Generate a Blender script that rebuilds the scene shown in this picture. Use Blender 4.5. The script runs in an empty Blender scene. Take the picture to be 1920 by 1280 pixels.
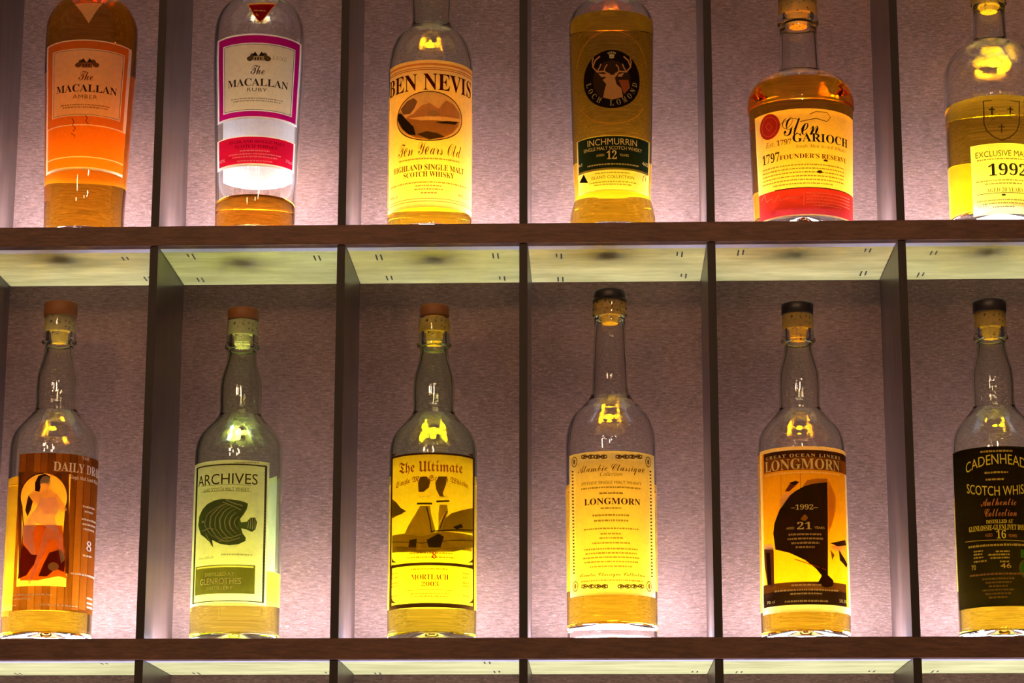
import bpy, bmesh, math, random
from mathutils import Matrix, Vector

# ------------------------------------------------------------------ camera
sc = bpy.context.scene
col = sc.collection
cam_d = bpy.data.cameras.new('camera')
cam_d.sensor_fit = 'HORIZONTAL'; cam_d.sensor_width = 36.0
cam_d.lens = 36.0 * 4500.0 / 1920.0
cam_d.clip_start = 0.05
cam_o = bpy.data.objects.new('camera', cam_d)
col.objects.link(cam_o)
cam_o.matrix_world = Matrix((((0.999409, 0.006836, 0.033683, 0.401958), (0.034351, -0.230803, -0.972394, -2.100840), (0.001127, 0.972977, -0.230901, -0.232763), (0.000000, 0.000000, 0.000000, 1.000000))))
sc.camera = cam_o

# ------------------------------------------------------------------ room light, lamps, exposure
sc.view_settings.view_transform = 'Standard'
sc.view_settings.look = 'None'
sc.view_settings.gamma = 1.0
sc.view_settings.use_curve_mapping = False
sc.view_settings.exposure = 0.14
w = bpy.data.worlds.new('dim_bar_room'); sc.world = w
w.use_nodes = True
w.node_tree.nodes['Background'].inputs[0].default_value = (1.0, 0.57, 0.30, 1)
w.node_tree.nodes['Background'].inputs[1].default_value = 0.13
LED = (0.71, 0.74, 1.0)          # cool lilac white of the shelf lights
LED_POWER = 50.0
rnd = random.Random(4)
for k in range(15):              # the small warm bulbs of the bar lamps behind the camera
    L = bpy.data.lights.new('lamp_bulb', 'POINT')
    L.energy = 9.5; L.color = (1.0, 0.60, 0.32); L.shadow_soft_size = 0.03
    o = bpy.data.objects.new('lamp_bulb', L); col.objects.link(o)
    d = rnd.uniform(2.6, 4.2)
    o.location = (0.40 + rnd.uniform(-1.5, 1.5), -d, 0.27 + 0.22*d + rnd.uniform(-0.2, 0.3))
cy = sc.cycles
cy.max_bounces = 18; cy.transmission_bounces = 18; cy.diffuse_bounces = 6; cy.glossy_bounces = 10
cy.transparent_max_bounces = 8; cy.volume_bounces = 0
cy.sample_clamp_indirect = 40.0; cy.caustics_reflective = True; cy.caustics_refractive = True; cy.blur_glossy = 0.3
cy.use_denoising = True
cy.use_adaptive_sampling = False

# ------------------------------------------------------------------ materials
def nmat(name):
    m = bpy.data.materials.new(name); m.use_nodes = True
    nt = m.node_tree; nt.nodes.clear()
    out = nt.nodes.new('ShaderNodeOutputMaterial')
    return m, nt, out
def N(nt, kind, **kw):
    n = nt.nodes.new('ShaderNode' + kind)
    for k, v in kw.items():
        if k in n.inputs.keys(): n.inputs[k].default_value = v
        else: setattr(n, k, v)
    return n
def rgba(c): return (c[0], c[1], c[2], 1.0)
def sr(r, g, b):
    f = lambda c: (c/255/12.92) if c/255 <= 0.04045 else ((c/255+0.055)/1.055)**2.4
    return (f(r), f(g), f(b))

def wood(name, dark, light, scale, rough=0.45, spec=0.4, fleck=0.0, bump=0.15, vert=False):
    m, nt, out = nmat(name)
    tc = N(nt, 'TexCoord'); mp = N(nt, 'Mapping')
    mp.inputs['Scale'].default_value = scale
    nt.links.new(tc.outputs['Object'], mp.inputs['Vector'])
    n1 = N(nt, 'TexNoise', Scale=1.0, Detail=6.0, Roughness=0.72)
    nt.links.new(mp.outputs[0], n1.inputs['Vector'])
    n2 = N(nt, 'TexNoise', Scale=7.0, Detail=3.0, Roughness=0.7)
    nt.links.new(tc.outputs['Object'], n2.inputs['Vector'])
    ad = N(nt, 'Math', operation='MULTIPLY_ADD'); ad.inputs[1].default_value = 0.45
    nt.links.new(n2.outputs['Fac'], ad.inputs[0])
    sub = N(nt, 'Math', operation='SUBTRACT'); sub.inputs[1].default_value = 0.30
    nt.links.new(n1.outputs['Fac'], sub.inputs[0]); nt.links.new(sub.outputs[0], ad.inputs[2])
    rp = N(nt, 'ValToRGB')
    rp.color_ramp.elements[0].position = 0.30; rp.color_ramp.elements[0].color = rgba(dark)
    rp.color_ramp.elements[1].position = 0.72; rp.color_ramp.elements[1].color = rgba(light)
    nt.links.new(ad.outputs[0], rp.inputs['Fac'])
    p = N(nt, 'BsdfPrincipled', Roughness=rough)
    p.inputs['Specular IOR Level'].default_value = spec
    nt.links.new(rp.outputs['Color'], p.inputs['Base Color'])
    if fleck:
        mp2 = N(nt, 'Mapping'); mp2.inputs['Scale'].default_value = tuple(s*2.6 for s in scale)
        nt.links.new(tc.outputs['Object'], mp2.inputs['Vector'])
        n3 = N(nt, 'TexNoise', Scale=1.0, Detail=2.0, Roughness=0.5)
        nt.links.new(mp2.outputs[0], n3.inputs['Vector'])
        r3 = N(nt, 'ValToRGB')
        r3.color_ramp.elements[0].position = 0.60; r3.color_ramp.elements[1].position = 0.74
        nt.links.new(n3.outputs['Fac'], r3.inputs['Fac'])
        mx = N(nt, 'MixRGB'); mx.inputs[2].default_value = rgba(tuple(min(1, c*1.8+0.03) for c in light))
        ml = N(nt, 'Math', operation='MULTIPLY'); ml.inputs[1].default_value = fleck
        nt.links.new(r3.outputs['Color'], ml.inputs[0]); nt.links.new(ml.outputs[0], mx.inputs[0])
        nt.links.new(rp.outputs['Color'], mx.inputs[1]); nt.links.new(mx.outputs[0], p.inputs['Base Color'])
    bp = N(nt, 'Bump', Strength=bump, Distance=0.0006)
    nt.links.new(n1.outputs['Fac'], bp.inputs['Height']); nt.links.new(bp.outputs[0], p.inputs['Normal'])
    nt.links.new(p.outputs[0], out.inputs[0])
    return m

_pc = {}
def paper(c, t=0.5, rough=0.55):
    """label paper or ink: c colour, t share of light let through"""
    k = (tuple(round(x, 3) for x in c), t)
    if k in _pc: return _pc[k]
    m, nt, out = nmat('printed_paper')
    tc = N(nt, 'TexCoord'); ns = N(nt, 'TexNoise', Scale=260.0, Detail=2.0)
    nt.links.new(tc.outputs['Object'], ns.inputs['Vector'])
    mr = N(nt, 'MapRange'); mr.inputs['To Min'].default_value = 0.86; mr.inputs['To Max'].default_value = 1.08
    nt.links.new(ns.outputs['Fac'], mr.inputs['Value'])
    mu = N(nt, 'MixRGB', blend_type='MULTIPLY'); mu.inputs[0].default_value = 1.0; mu.inputs[1].default_value = rgba(c)
    nt.links.new(mr.outputs[0], mu.inputs[2])
    d = N(nt, 'BsdfDiffuse'); tr = N(nt, 'BsdfTranslucent'); mx = N(nt, 'MixShader'); mx.inputs[0].default_value = t
    nt.links.new(mu.outputs[0], d.inputs['Color']); nt.links.new(mu.outputs[0], tr.inputs['Color'])
    nt.links.new(d.outputs[0], mx.inputs[1]); nt.links.new(tr.outputs[0], mx.inputs[2])
    nt.links.new(mx.outputs[0], out.inputs[0])
    _pc[k] = m
    return m

def glass_mat(c, rough=0.0):
    m, nt, out = nmat('bottle_glass')
    g = N(nt, 'BsdfGlass', Color=rgba(c), IOR=1.5, Roughness=rough)
    tc = N(nt, 'TexCoord'); ns = N(nt, 'TexNoise', Scale=38.0, Detail=1.0)
    nt.links.new(tc.outputs['Object'], ns.inputs['Vector'])
    bp = N(nt, 'Bump', Strength=0.05, Distance=0.001)
    nt.links.new(ns.outputs['Fac'], bp.inputs['Height']); nt.links.new(bp.outputs[0], g.inputs['Normal'])
    nt.links.new(g.outputs[0], out.inputs[0])
    return m

def whisky_mat(T, ztop):
    """T: light left after 75 mm of the spirit; index steps to the glass at the sides and to air at the top"""
    m, nt, out = nmat('whisky')
    g = N(nt, 'BsdfGlass', Color=(1, 1, 1, 1), Roughness=0.0)
    tc = N(nt, 'TexCoord'); sx = N(nt, 'SeparateXYZ'); nt.links.new(tc.outputs['Object'], sx.inputs[0])
    gt = N(nt, 'Math', operation='GREATER_THAN'); gt.inputs[1].default_value = ztop - 0.00035
    nt.links.new(sx.outputs['Z'], gt.inputs[0])
    mr = N(nt, 'MapRange'); mr.inputs['To Min'].default_value = 1.36/1.5; mr.inputs['To Max'].default_value = 1.36
    nt.links.new(gt.outputs[0], mr.inputs['Value']); nt.links.new(mr.outputs[0], g.inputs['IOR'])
    nt.links.new(g.outputs[0], out.inputs['Surface'])
    s = [-math.log(max(t, 1e-3))/0.075 for t in T]; D = max(s)
    va = N(nt, 'VolumeAbsorption', Color=rgba([1 - x/D for x in s]), Density=D)
    nt.links.new(va.outputs[0], out.inputs['Volume'])
    m.cycles.homogeneous_volume = True
    return m

def plain(name, c, rough=0.5, metal=0.0, bump=0.0, scale=200.0, var=0.15):
    m, nt, out = nmat(name)
    p = N(nt, 'BsdfPrincipled', Roughness=rough, Metallic=metal)
    tc = N(nt, 'TexCoord'); ns = N(nt, 'TexNoise', Scale=scale, Detail=4.0)
    nt.links.new(tc.outputs['Object'], ns.inputs['Vector'])
    mr = N(nt, 'MapRange'); mr.inputs['To Min'].default_value = 1 - var; mr.inputs['To Max'].default_value = 1 + var
    nt.links.new(ns.outputs['Fac'], mr.inputs['Value'])
    mu = N(nt, 'MixRGB', blend_type='MULTIPLY'); mu.inputs[0].default_value = 1.0; mu.inputs[1].default_value = rgba(c)
    nt.links.new(mr.outputs[0], mu.inputs[2]); nt.links.new(mu.outputs[0], p.inputs['Base Color'])
    if bump:
        bp = N(nt, 'Bump', Strength=bump, Distance=0.0005)
        nt.links.new(ns.outputs['Fac'], bp.inputs['Height']); nt.links.new(bp.outputs[0], p.inputs['Normal'])
    nt.links.new(p.outputs[0], out.inputs[0])
    return m

def cork_mat(c):
    m, nt, out = nmat('cork')
    tc = N(nt, 'TexCoord'); ns = N(nt, 'TexNoise', Scale=330.0, Detail=2.0)
    nt.links.new(tc.outputs['Object'], ns.inputs['Vector'])
    rp = N(nt, 'ValToRGB')
    rp.color_ramp.elements[0].position = 0.30; rp.color_ramp.elements[0].color = rgba([x*0.22 for x in c])
    rp.color_ramp.elements[1].position = 0.42; rp.color_ramp.elements[1].color = rgba(c)
    nt.links.new(ns.outputs['Fac'], rp.inputs['Fac'])
    d = N(nt, 'BsdfDiffuse'); tr = N(nt, 'BsdfTranslucent'); mx = N(nt, 'MixShader'); mx.inputs[0].default_value = 0.3
    nt.links.new(rp.outputs[0], d.inputs['Color']); nt.links.new(rp.outputs[0], tr.inputs['Color'])
    nt.links.new(d.outputs[0], mx.inputs[1]); nt.links.new(tr.outputs[0], mx.inputs[2]); nt.links.new(mx.outputs[0], out.inputs[0])
    return m

def led_mat(name, power):
    m, nt, out = nmat(name)
    e = N(nt, 'Emission', Color=rgba(LED), Strength=power)
    nt.links.new(e.outputs[0], out.inputs[0])
    return m

W_BACK = wood('stained_plywood', (0.112, 0.060, 0.040), (0.30, 0.168, 0.130), (120, 120, 640), 0.6, 0.25, fleck=0.40)
W_RAIL = wood('dark_rail_wood', (0.085, 0.034, 0.021), (0.22, 0.098, 0.062), (40, 40, 300), 0.5, 0.3, fleck=0.15)
W_DIV = wood('dark_divider_wood', (0.040, 0.021, 0.015), (0.115, 0.066, 0.050), (60, 60, 9), 0.33, 0.5)
W_EDGE = wood('dark_divider_edge', (0.011, 0.004, 0.003), (0.030, 0.012, 0.008), (60, 60, 9), 0.5, 0.3)
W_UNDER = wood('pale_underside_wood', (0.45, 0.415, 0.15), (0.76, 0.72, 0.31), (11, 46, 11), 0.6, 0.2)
W_WALL = wood('dark_wall_board', (0.05, 0.03, 0.022), (0.10, 0.06, 0.045), (8, 8, 60), 0.7, 0.2)
M_STRIP = plain('lilac_white_strip', (0.62, 0.60, 0.72), 0.4)
M_LED = led_mat('led_panel', LED_POWER); M_DISC = led_mat('led_disc', LED_POWER*2.7)
M_FLOOR = plain('brown_floor_board', (0.20, 0.14, 0.10), 0.4)
M_NAIL = plain('dark_nail_slot', (0.05, 0.04, 0.02), 0.7)

# ------------------------------------------------------------------ mesh helpers
def link(name, bm, mats, parent=None, smooth=False):
    me = bpy.data.meshes.new(name); bm.to_mesh(me); bm.free()
    for m in (mats if isinstance(mats, (list, tuple)) else [mats]): me.materials.append(m)
    if smooth:
        for p in me.polygons: p.use_smooth = True
    o = bpy.data.objects.new(name, me); col.objects.link(o)
    if parent: o.parent = parent
    return o
def empty(name, loc, parent=None):
    o = bpy.data.objects.new(name, None); o.empty_display_size = 0.03
    o.location = loc; col.objects.link(o)
    if parent: o.parent = parent
    return o
def box(bm, x0, x1, y0, y1, z0, z1, mi=0, bev=0.0):
    v = [bm.verts.new((x, y, z)) for z in (z0, z1) for y in (y0, y1) for x in (x0, x1)]
    fs = []
    for q in ((0, 2, 3, 1), (4, 5, 7, 6), (0, 1, 5, 4), (2, 6, 7, 3), (0, 4, 6, 2), (1, 3, 7, 5)):
        f = bm.faces.new([v[i] for i in q]); f.material_index = mi; fs.append(f)
    if bev:
        bmesh.ops.bevel(bm, geom=list({e for f in fs for e in f.edges}), offset=bev, segments=2, affect='EDGES', profile=0.5)
    return fs

def pchip(pts, n=6):
    """smooth curve through (z, r) points without overshoot"""
    z = [p[0] for p in pts]; r = [p[1] for p in pts]; k = len(pts)
    d = [(r[i+1]-r[i])/(z[i+1]-z[i]) for i in range(k-1)]
    m = [d[0]] + [0 if d[i-1]*d[i] <= 0 else 2*d[i-1]*d[i]/(d[i-1]+d[i]) for i in range(1, k-1)] + [d[-1]]
    out = []
    for i in range(k-1):
        h = z[i+1]-z[i]; s = 1 if h < 0.0012 else n
        for j in range(s):
            t = j/s; t2 = t*t; t3 = t2*t
            out.append((z[i]+t*h, (2*t3-3*t2+1)*r[i]+(t3-2*t2+t)*h*m[i]+(-2*t3+3*t2)*r[i+1]+(t3-t2)*h*m[i+1]))
    out.append((z[-1], r[-1]))
    return out
def interp(P, z):
    if z <= P[0][0]: return P[0][1]
    for (a, ra), (b, rb) in zip(P, P[1:]):
        if z <= b: return ra + (rb-ra)*(z-a)/(b-a)
    return P[-1][1]
def rows_with(P, extra):
    zs = sorted(set([p[0] for p in P]) | set(extra)); o = [zs[0]]
    keep = set(extra)
    for z in zs[1:]:
        if z - o[-1] < 2e-4:
            if z in keep: o[-1] = z
            continue
        o.append(z)
    return [(z, interp(P, z)) for z in o]
def pol(r, phi, z): return (r*math.sin(phi), -r*math.cos(phi), z)

def lathe(bm, rings, phis, mi=0, flip=False, skip=None, cap0=False, cap1=False):
    """rings: list of (r, z); phis closed around"""
    n = len(phis); V = []
    for (r, z) in rings:
        V.append([bm.verts.new(pol(r, p, z)) for p in phis])
    for i in range(len(rings)-1):
        for j in range(n):
            k = (j+1) % n
            if skip:
                a = phis[j]; b = phis[k] if k else phis[0] + 2*math.pi
                if skip((a+b)/2, (rings[i][1]+rings[i+1][1])/2): continue
            q = (V[i][j], V[i][k], V[i+1][k], V[i+1][j])
            f = bm.faces.new(q if not flip else q[::-1]); f.material_index = mi
    for flag, ring, down in ((cap0, 0, True), (cap1, -1, False)):
        if flag is not False:
            c = bm.verts.new((0, 0, flag if flag is not True else rings[ring][1]))
            for j in range(n):
                k = (j+1) % n
                q = (V[ring][k], V[ring][j], c) if down else (V[ring][j], V[ring][k], c)
                f = bm.faces.new(q if not flip else q[::-1]); f.material_index = mi
    return V

UN = [2*math.pi*k/72 for k in range(72)]

# ------------------------------------------------------------------ printed art on a curved label
_OFF = {}
def styled(s, st):
    base = {'serif': (0x1D400, 0x1D41A, 0x1D7CE), 'italic': (0x1D468, 0x1D482, 0x1D7CE), 'thin': (0x1D434, 0x1D44E, 0x1D7CE),
            'script': (0x1D4D0, 0x1D4EA, 0x1D7CE), 'fraktur': (0x1D56C, 0x1D586, 0x1D7CE), 'sans': None, 'fine': 0}[st]
    if base is None: return s
    o = ''
    if st == 'fine':
        hole = {'B': 'ℬ', 'E': 'ℰ', 'F': 'ℱ', 'H': 'ℋ', 'I': 'ℐ', 'L': 'ℒ', 'M': 'ℳ', 'R': 'ℛ', 'e': 'ℯ', 'g': 'ℊ', 'o': 'ℴ'}
        return ''.join(hole.get(c) or (chr(0x1D49C+ord(c)-65) if 'A' <= c <= 'Z' else chr(0x1D4B6+ord(c)-97) if 'a' <= c <= 'z' else c) for c in s)
    for c in s:
        if 'A' <= c <= 'Z': o += chr(base[0]+ord(c)-65)
        elif 'a' <= c <= 'z': o += 'ℎ' if (st == 'thin' and c == 'h') else chr(base[1]+ord(c)-97)
        elif '0' <= c <= '9': o += chr(base[2]+ord(c)-48)
        else: o += c
    return o
_glyphs = {}
def text_mesh(s, st, gap=1.0):
    k = (s, st, gap)
    if k in _glyphs: return _glyphs[k]
    c = bpy.data.curves.new('writing', 'FONT'); c.body = styled(s, st); c.resolution_u = 3; c.space_character = gap
    o = bpy.data.objects.new('writing', c); col.objects.link(o)
    me = bpy.data.meshes.new_from_object(o.evaluated_get(bpy.context.evaluated_depsgraph_get()))
    bpy.data.objects.remove(o); bpy.data.curves.remove(c)
    vs = [(v.co.x, v.co.y) for v in me.vertices]; fs = [tuple(p.vertices) for p in me.polygons]
    bpy.data.meshes.remove(me)
    x0 = min(v[0] for v in vs); x1 = max(v[0] for v in vs)
    y0 = min(v[1] for v in vs); y1 = max(v[1] for v in vs)
    _glyphs[k] = (vs, fs, x0, x1, y0, y1)
    return _glyphs[k]

class Art:
    """flat art in millimetres (u along the paper, v up from the bottle's foot) wrapped round the bottle"""
    def __init__(s, name, parent, P, rref):
        s.name, s.parent, s.P, s.rref = name, parent, P, rref
        s.bm = bmesh.new(); s.mats = []; s.off = {}
        s.lev = s.bm.verts.layers.float.new('lev')
    def _mi(s, m):
        if m not in s.mats: s.mats.append(m)
        return s.mats.index(m)
    def faces(s, vs, fs, mat, lev):
        mi = s._mi(mat)
        V = []
        for (x, y) in vs:
            v = s.bm.verts.new((x, y, 0)); v[s.lev] = lev; V.append(v)
        for f in fs:
            try: s.bm.faces.new([V[i] for i in f]).material_index = mi
            except ValueError: pass
    def text(s, t, st, u, v, w, h, mat, lev=2, bend=0.0, gap=1.0, rot=0.0):
        vs, fs, x0, x1, y0, y1 = text_mesh(t, st, gap)
        a, b = w/(x1-x0), h/(y1-y0); out = []
        for (x, y) in vs:
            X = (x-(x0+x1)/2)*a; Y = (y-(y0+y1)/2)*b
            Y += bend*(1-(2*X/w)**2)
            if rot: X, Y = X*math.cos(rot)-Y*math.sin(rot), X*math.sin(rot)+Y*math.cos(rot)
            out.append((u+X, v+Y))
        s.faces(out, fs, mat, lev)
    def ring_text(s, t, st, u, v, r, h, a0, a1, mat, lev=2):
        """letters round a circle from angle a0 to a1 (degrees, 0 = right); below the centre they read upright"""
        n = len(t)
        for i, c in enumerate(t):
            if c == ' ': continue
            A = math.radians(a0 + (a1-a0)*(i/(max(n-1, 1))))
            rot = A - math.pi/2 if a1 < a0 else A + math.pi/2
            s.text(c, st, u+r*math.cos(A), v+r*math.sin(A), h*0.75, h, mat, lev, rot=rot)
    def poly(s, pts, mat, lev=1):
        s.faces(pts, [tuple(range(len(pts)))], mat, lev)
    def rect(s, u0, u1, v0, v1, mat, lev=1): s.poly([(u0, v0), (u1, v0), (u1, v1), (u0, v1)], mat, lev)
    def ell(s, u, v, a, b, mat, lev=1, n=40, t0=0, t1=360):
        s.poly([(u+a*math.cos(math.radians(t0+(t1-t0)*k/n)), v+b*math.sin(math.radians(t0+(t1-t0)*k/n))) for k in range(n if t1-t0 == 360 else n+1)], mat, lev)
    def line(s, pts, wd, mat, lev=1, closed=False, taper=False):
        P = list(pts) + ([pts[0], pts[1]] if closed else []); n = len(P); L = []
        for i, (x, y) in enumerate(P):
            a = P[max(i-1, 0)]; b = P[min(i+1, n-1)]
            dx, dy = b[0]-a[0], b[1]-a[1]; q = math.hypot(dx, dy) or 1
            ww = wd*0.5*((1-abs(2*i/(n-1)-1)*0.8) if taper else 1)
            L.append((x-dy/q*ww, y+dx/q*ww)); L.append((x+dy/q*ww, y-dx/q*ww))
        m = n-1 if not closed else n-1
        s.faces(L, [(2*i, 2*i+1, 2*i+3, 2*i+2) for i in range(m)], mat, lev)
    def ring(s, u, v, a, b, wd, mat, lev=1, n=44, t0=0, t1=360):
        s.line([(u+a*math.cos(math.radians(t0+(t1-t0)*k/n)), v+b*math.sin(math.radians(t0+(t1-t0)*k/n))) for k in range(n+1)], wd, mat, lev)
    def small(s, u, v, w, h, mat, lev=2, seed=0):
        """one line of print too small to read: a row of word-long dashes"""
        r = random.Random(seed*977+int(v*100)); x = u-w/2
        while x < u+w/2-0.3:
            q = min(r.uniform(1.0, 3.6), u+w/2-x)
            y = x
            while y < x+q-0.15:
                k = min(r.uniform(0.28, 0.55), x+q-y)
                s.rect(y, y+k*0.72, v-h/2, v+h/2*r.uniform(0.5, 1), mat, lev); y += k
            x += q+0.55
    def done(s, smooth=False):
        bm = s.bm
        if not bm.faces:
            bm.free(); return None
        bm.normal_update()
        bmesh.ops.triangulate(bm, faces=[f for f in bm.faces if len(f.verts) > 4], ngon_method='EAR_CLIP')
        us = [v.co.x for v in bm.verts]; x = math.floor(min(us)/2.4)*2.4
        while x < max(us):
            x += 2.4
            bmesh.ops.bisect_plane(bm, geom=bm.verts[:]+bm.edges[:]+bm.faces[:], plane_co=(x, 0, 0), plane_no=(1, 0, 0))
        zs = [v.co.y for v in bm.verts]
        if s.curved:
            y = math.floor(min(zs)/3.0)*3.0
            while y < max(zs):
                y += 3.0
                bmesh.ops.bisect_plane(bm, geom=bm.verts[:]+bm.edges[:]+bm.faces[:], plane_co=(0, y, 0), plane_no=(0, 1, 0))
        for v in bm.verts:
            z = v.co.y/1000; r = interp(s.P, z) + 0.00014 + 0.00008*v[s.lev]
            v.co = pol(r, v.co.x/1000/s.rref, z)
        for f in bm.faces:
            f.normal_update(); c = f.calc_center_median()
            if f.normal.x*c.x + f.normal.y*c.y < 0: f.normal_flip()
        return link(s.name, bm, s.mats, s.parent)
    curved = False

class Bottle:
    def __init__(s, name, label, group, loc, prof, base_r, glass, spirit, level, floor_t, lip, bore, fronts, backs, wall=0.0026):
        s.root = empty(name, loc)
        s.root['label'] = label; s.root['category'] = 'bottle'; s.root['group'] = group
        R0 = base_r
        foot = [(0.0, R0-0.0032), (0.0006, R0-0.0016), (0.0018, R0-0.0004), (0.0034, R0)]
        P = pchip([(0.0034, R0)] + prof)
        s.P = P = [(z, r) for z, r in foot[:-1]] + P
        ex = []; rects = []
        for (u0, u1, v0, v1, rref) in fronts + backs: rects.append((u0/1000/rref, u1/1000/rref, v0/1000, v1/1000)); ex += [v0/1000, v1/1000]
        Pr = rows_with(P, ex)
        ph = sorted(set([round(a % (2*math.pi), 6) for a in UN] + [round(x % (2*math.pi), 6) for q in rects for x in q[:2]]))
        keep = set(round(x % (2*math.pi), 6) for q in rects for x in q[:2]); o = []
        for a in ph:
            if o and a-o[-1] < 0.008:
                if a in keep: o[-1] = a
                continue
            o.append(a)
        ph = o
        def skip(a, z):
            for (p0, p1, z0, z1) in rects:
                b = (a-p0) % (2*math.pi)
                if b < (p1-p0) and z0 < z < z1: return True
            return False
        def inner(z):
            r = interp(P, z)
            if z > lip[0]: return bore
            if z > lip[0]-0.012:
                k = (lip[0]-z)/0.012
                return bore*(1-k) + (r-wall)*k if r-wall > bore else min(bore, r-wall)
            return r-wall
        bm = bmesh.new()
        top = Pr[-1][0]
        lathe(bm, [(r, z) for z, r in Pr] + [(bore+0.0006, top+0.0004), (bore, top-0.0002)], ph, skip=skip, cap0=0.0011)
        zi = [z for z, r in Pr if level+0.0005 < z < top-0.0006] + [level]
        zi = sorted(set(zi))
        lathe(bm, [(inner(z), z) for z in zi] + [(bore, top-0.0002)], ph, flip=True)
        bmesh.ops.remove_doubles(bm, verts=bm.verts[:], dist=1e-6)
        s.glass = link('glass_body', bm, glass, s.root, True)
        bm = bmesh.new()
        zl = [z for z, r in Pr if floor_t+0.004 < z < level-0.0006]
        ri = inner(floor_t+0.004)
        rings = [(ri-0.0045, floor_t), (ri-0.0018, floor_t+0.0007), (ri-0.0005, floor_t+0.002), (ri, floor_t+0.004)] + [(inner(z), z) for z in zl] + [(inner(level), level)]
        lathe(bm, rings, ph, cap0=floor_t+0.004, cap1=level)
        s.liquid = link('whisky', bm, whisky_mat(spirit, level), s.root, False)
        for p in s.liquid.data.polygons: p.use_smooth = abs(p.normal.z) < 0.9
        s.bore = bore
    def label(s, name, u0, u1, v0, v1, rref, cells, base):
        """paper with printed fields; cells: (u0,u1,v0,v1,material), the later ones on top"""
        bm = bmesh.new(); mats = [base]
        us = {u0, u1}; vs = {v0, v1}
        for c in cells:
            us |= {min(max(c[0], u0), u1), min(max(c[1], u0), u1)}; vs |= {min(max(c[2], v0), v1), min(max(c[3], v0), v1)}
            if c[4] not in mats: mats.append(c[4])
        k = u0
        while k < u1: us.add(k); k += 2.4
        k = v0
        while k < v1: vs.add(k); k += 6.0
        us = sorted(us); vs = sorted(vs)
        def at(u, v, o=0.00012): return pol(interp(s.P, v/1000)+o, u/1000/rref, v/1000)
        G = [[bm.verts.new(at(u, v)) for u in us] for v in vs]
        for i in range(len(vs)-1):
            for j in range(len(us)-1):
                f = bm.faces.new((G[i][j], G[i][j+1], G[i+1][j+1], G[i+1][j]))
                cu, cv = (us[j]+us[j+1])/2, (vs[i]+vs[i+1])/2
                for c in cells:
                    if c[0] < cu < c[1] and c[2] < cv < c[3]: f.material_index = mats.index(c[4])
                f.smooth = True
        E = G[0] + [g[-1] for g in G[1:]] + G[-1][-2::-1] + [g[0] for g in G[-2:0:-1]]
        uv = [(u, vs[0]) for u in us] + [(us[-1], v) for v in vs[1:]] + [(u, vs[-1]) for u in us[-2::-1]] + [(us[0], v) for v in vs[-2:0:-1]]
        I = [bm.verts.new(at(u, v, 0.0)) for u, v in uv]
        for k in range(len(E)):
            q = (k+1) % len(E)
            bm.faces.new((E[k], I[k], I[q], E[q]))
        o = link(name, bm, mats, s.root)
        o['rref'] = rref
        return o
    def art(s, lab, name):
        return Art(name, lab, s.P, lab['rref'])
    def turned(s, name, rings, mat, parent=None, cap0=True, cap1=True):
        bm = bmesh.new(); lathe(bm, rings, UN, cap0=cap0, cap1=cap1)
        o = link(name, bm, mat, parent or s.root)
        for p in o.data.polygons: p.use_smooth = abs(p.normal.z) < 0.8
        return o
    def stopper(s, z0, z1, r, mat, cork_r, cork_z, cork, ridged=False, neck_r=None):
        b = min(0.0012, (z1-z0)/4)
        rings = [(r-0.0006, z0), (r, z0+0.0005), (r, z1-b), (r-b*0.35, z1-b*0.35), (r-b, z1)]
        o = s.turned('stopper', rings, mat)
        cork_r = s.bore + 0.00015      # the cork sits tight in the mouth, its foot hangs free
        mid = cork_z + (z0-cork_z)*0.40
        s.turned('cork', [(cork_r*0.70, cork_z), (cork_r*0.76, cork_z+0.0008), (cork_r*0.80, mid-0.0012), (cork_r, mid), (cork_r, z0)], cork, o)
        return o

# ------------------------------------------------------------------ the shelving unit: metres; x along the wall, y into the shelf, z up, 0 at the lower shelf's edge
D = 0.1419; DT = 0.0074; RAIL = 0.0187
DIV = [-0.3420, -0.1720, -0.0020, 0.1696, 0.3357, 0.5062, 0.6780, 0.8480, 1.0180]      # left face of each divider
SHELF_Z = [-0.3765, 0.0, 0.3765, 0.7531]   # top edge of each shelf
X0, X1 = DIV[0], DIV[-1] + DT
unit = empty('display_shelving', ((X0+X1)/2, D, SHELF_Z[1]))
unit['label'] = 'dark wooden wall shelving divided into square bays with lit shelf floors'
unit['category'] = 'shelving'
def ulink(name, bm, mats, parent=None):
    """shift to the unit's own origin and link"""
    o = link(name, bm, mats, None)
    o.parent = parent or unit
    o.matrix_parent_inverse = Matrix.Translation(-Vector(unit.location))
    return o
bm = bmesh.new(); box(bm, X0, X1, D, D+0.012, SHELF_Z[0]-RAIL, SHELF_Z[3]+0.05)
ulink('back_panel', bm, W_BACK)
for x in DIV:
    for za, zb in zip(SHELF_Z, SHELF_Z[1:]):
        bm = bmesh.new()
        fs = box(bm, x, x+DT, 0.0018, D, za-0.0005, zb-RAIL+0.0005)
        fs[2].material_index = 1
        ulink('divider', bm, [W_DIV, W_EDGE])
rs = random.Random(11)
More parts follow.
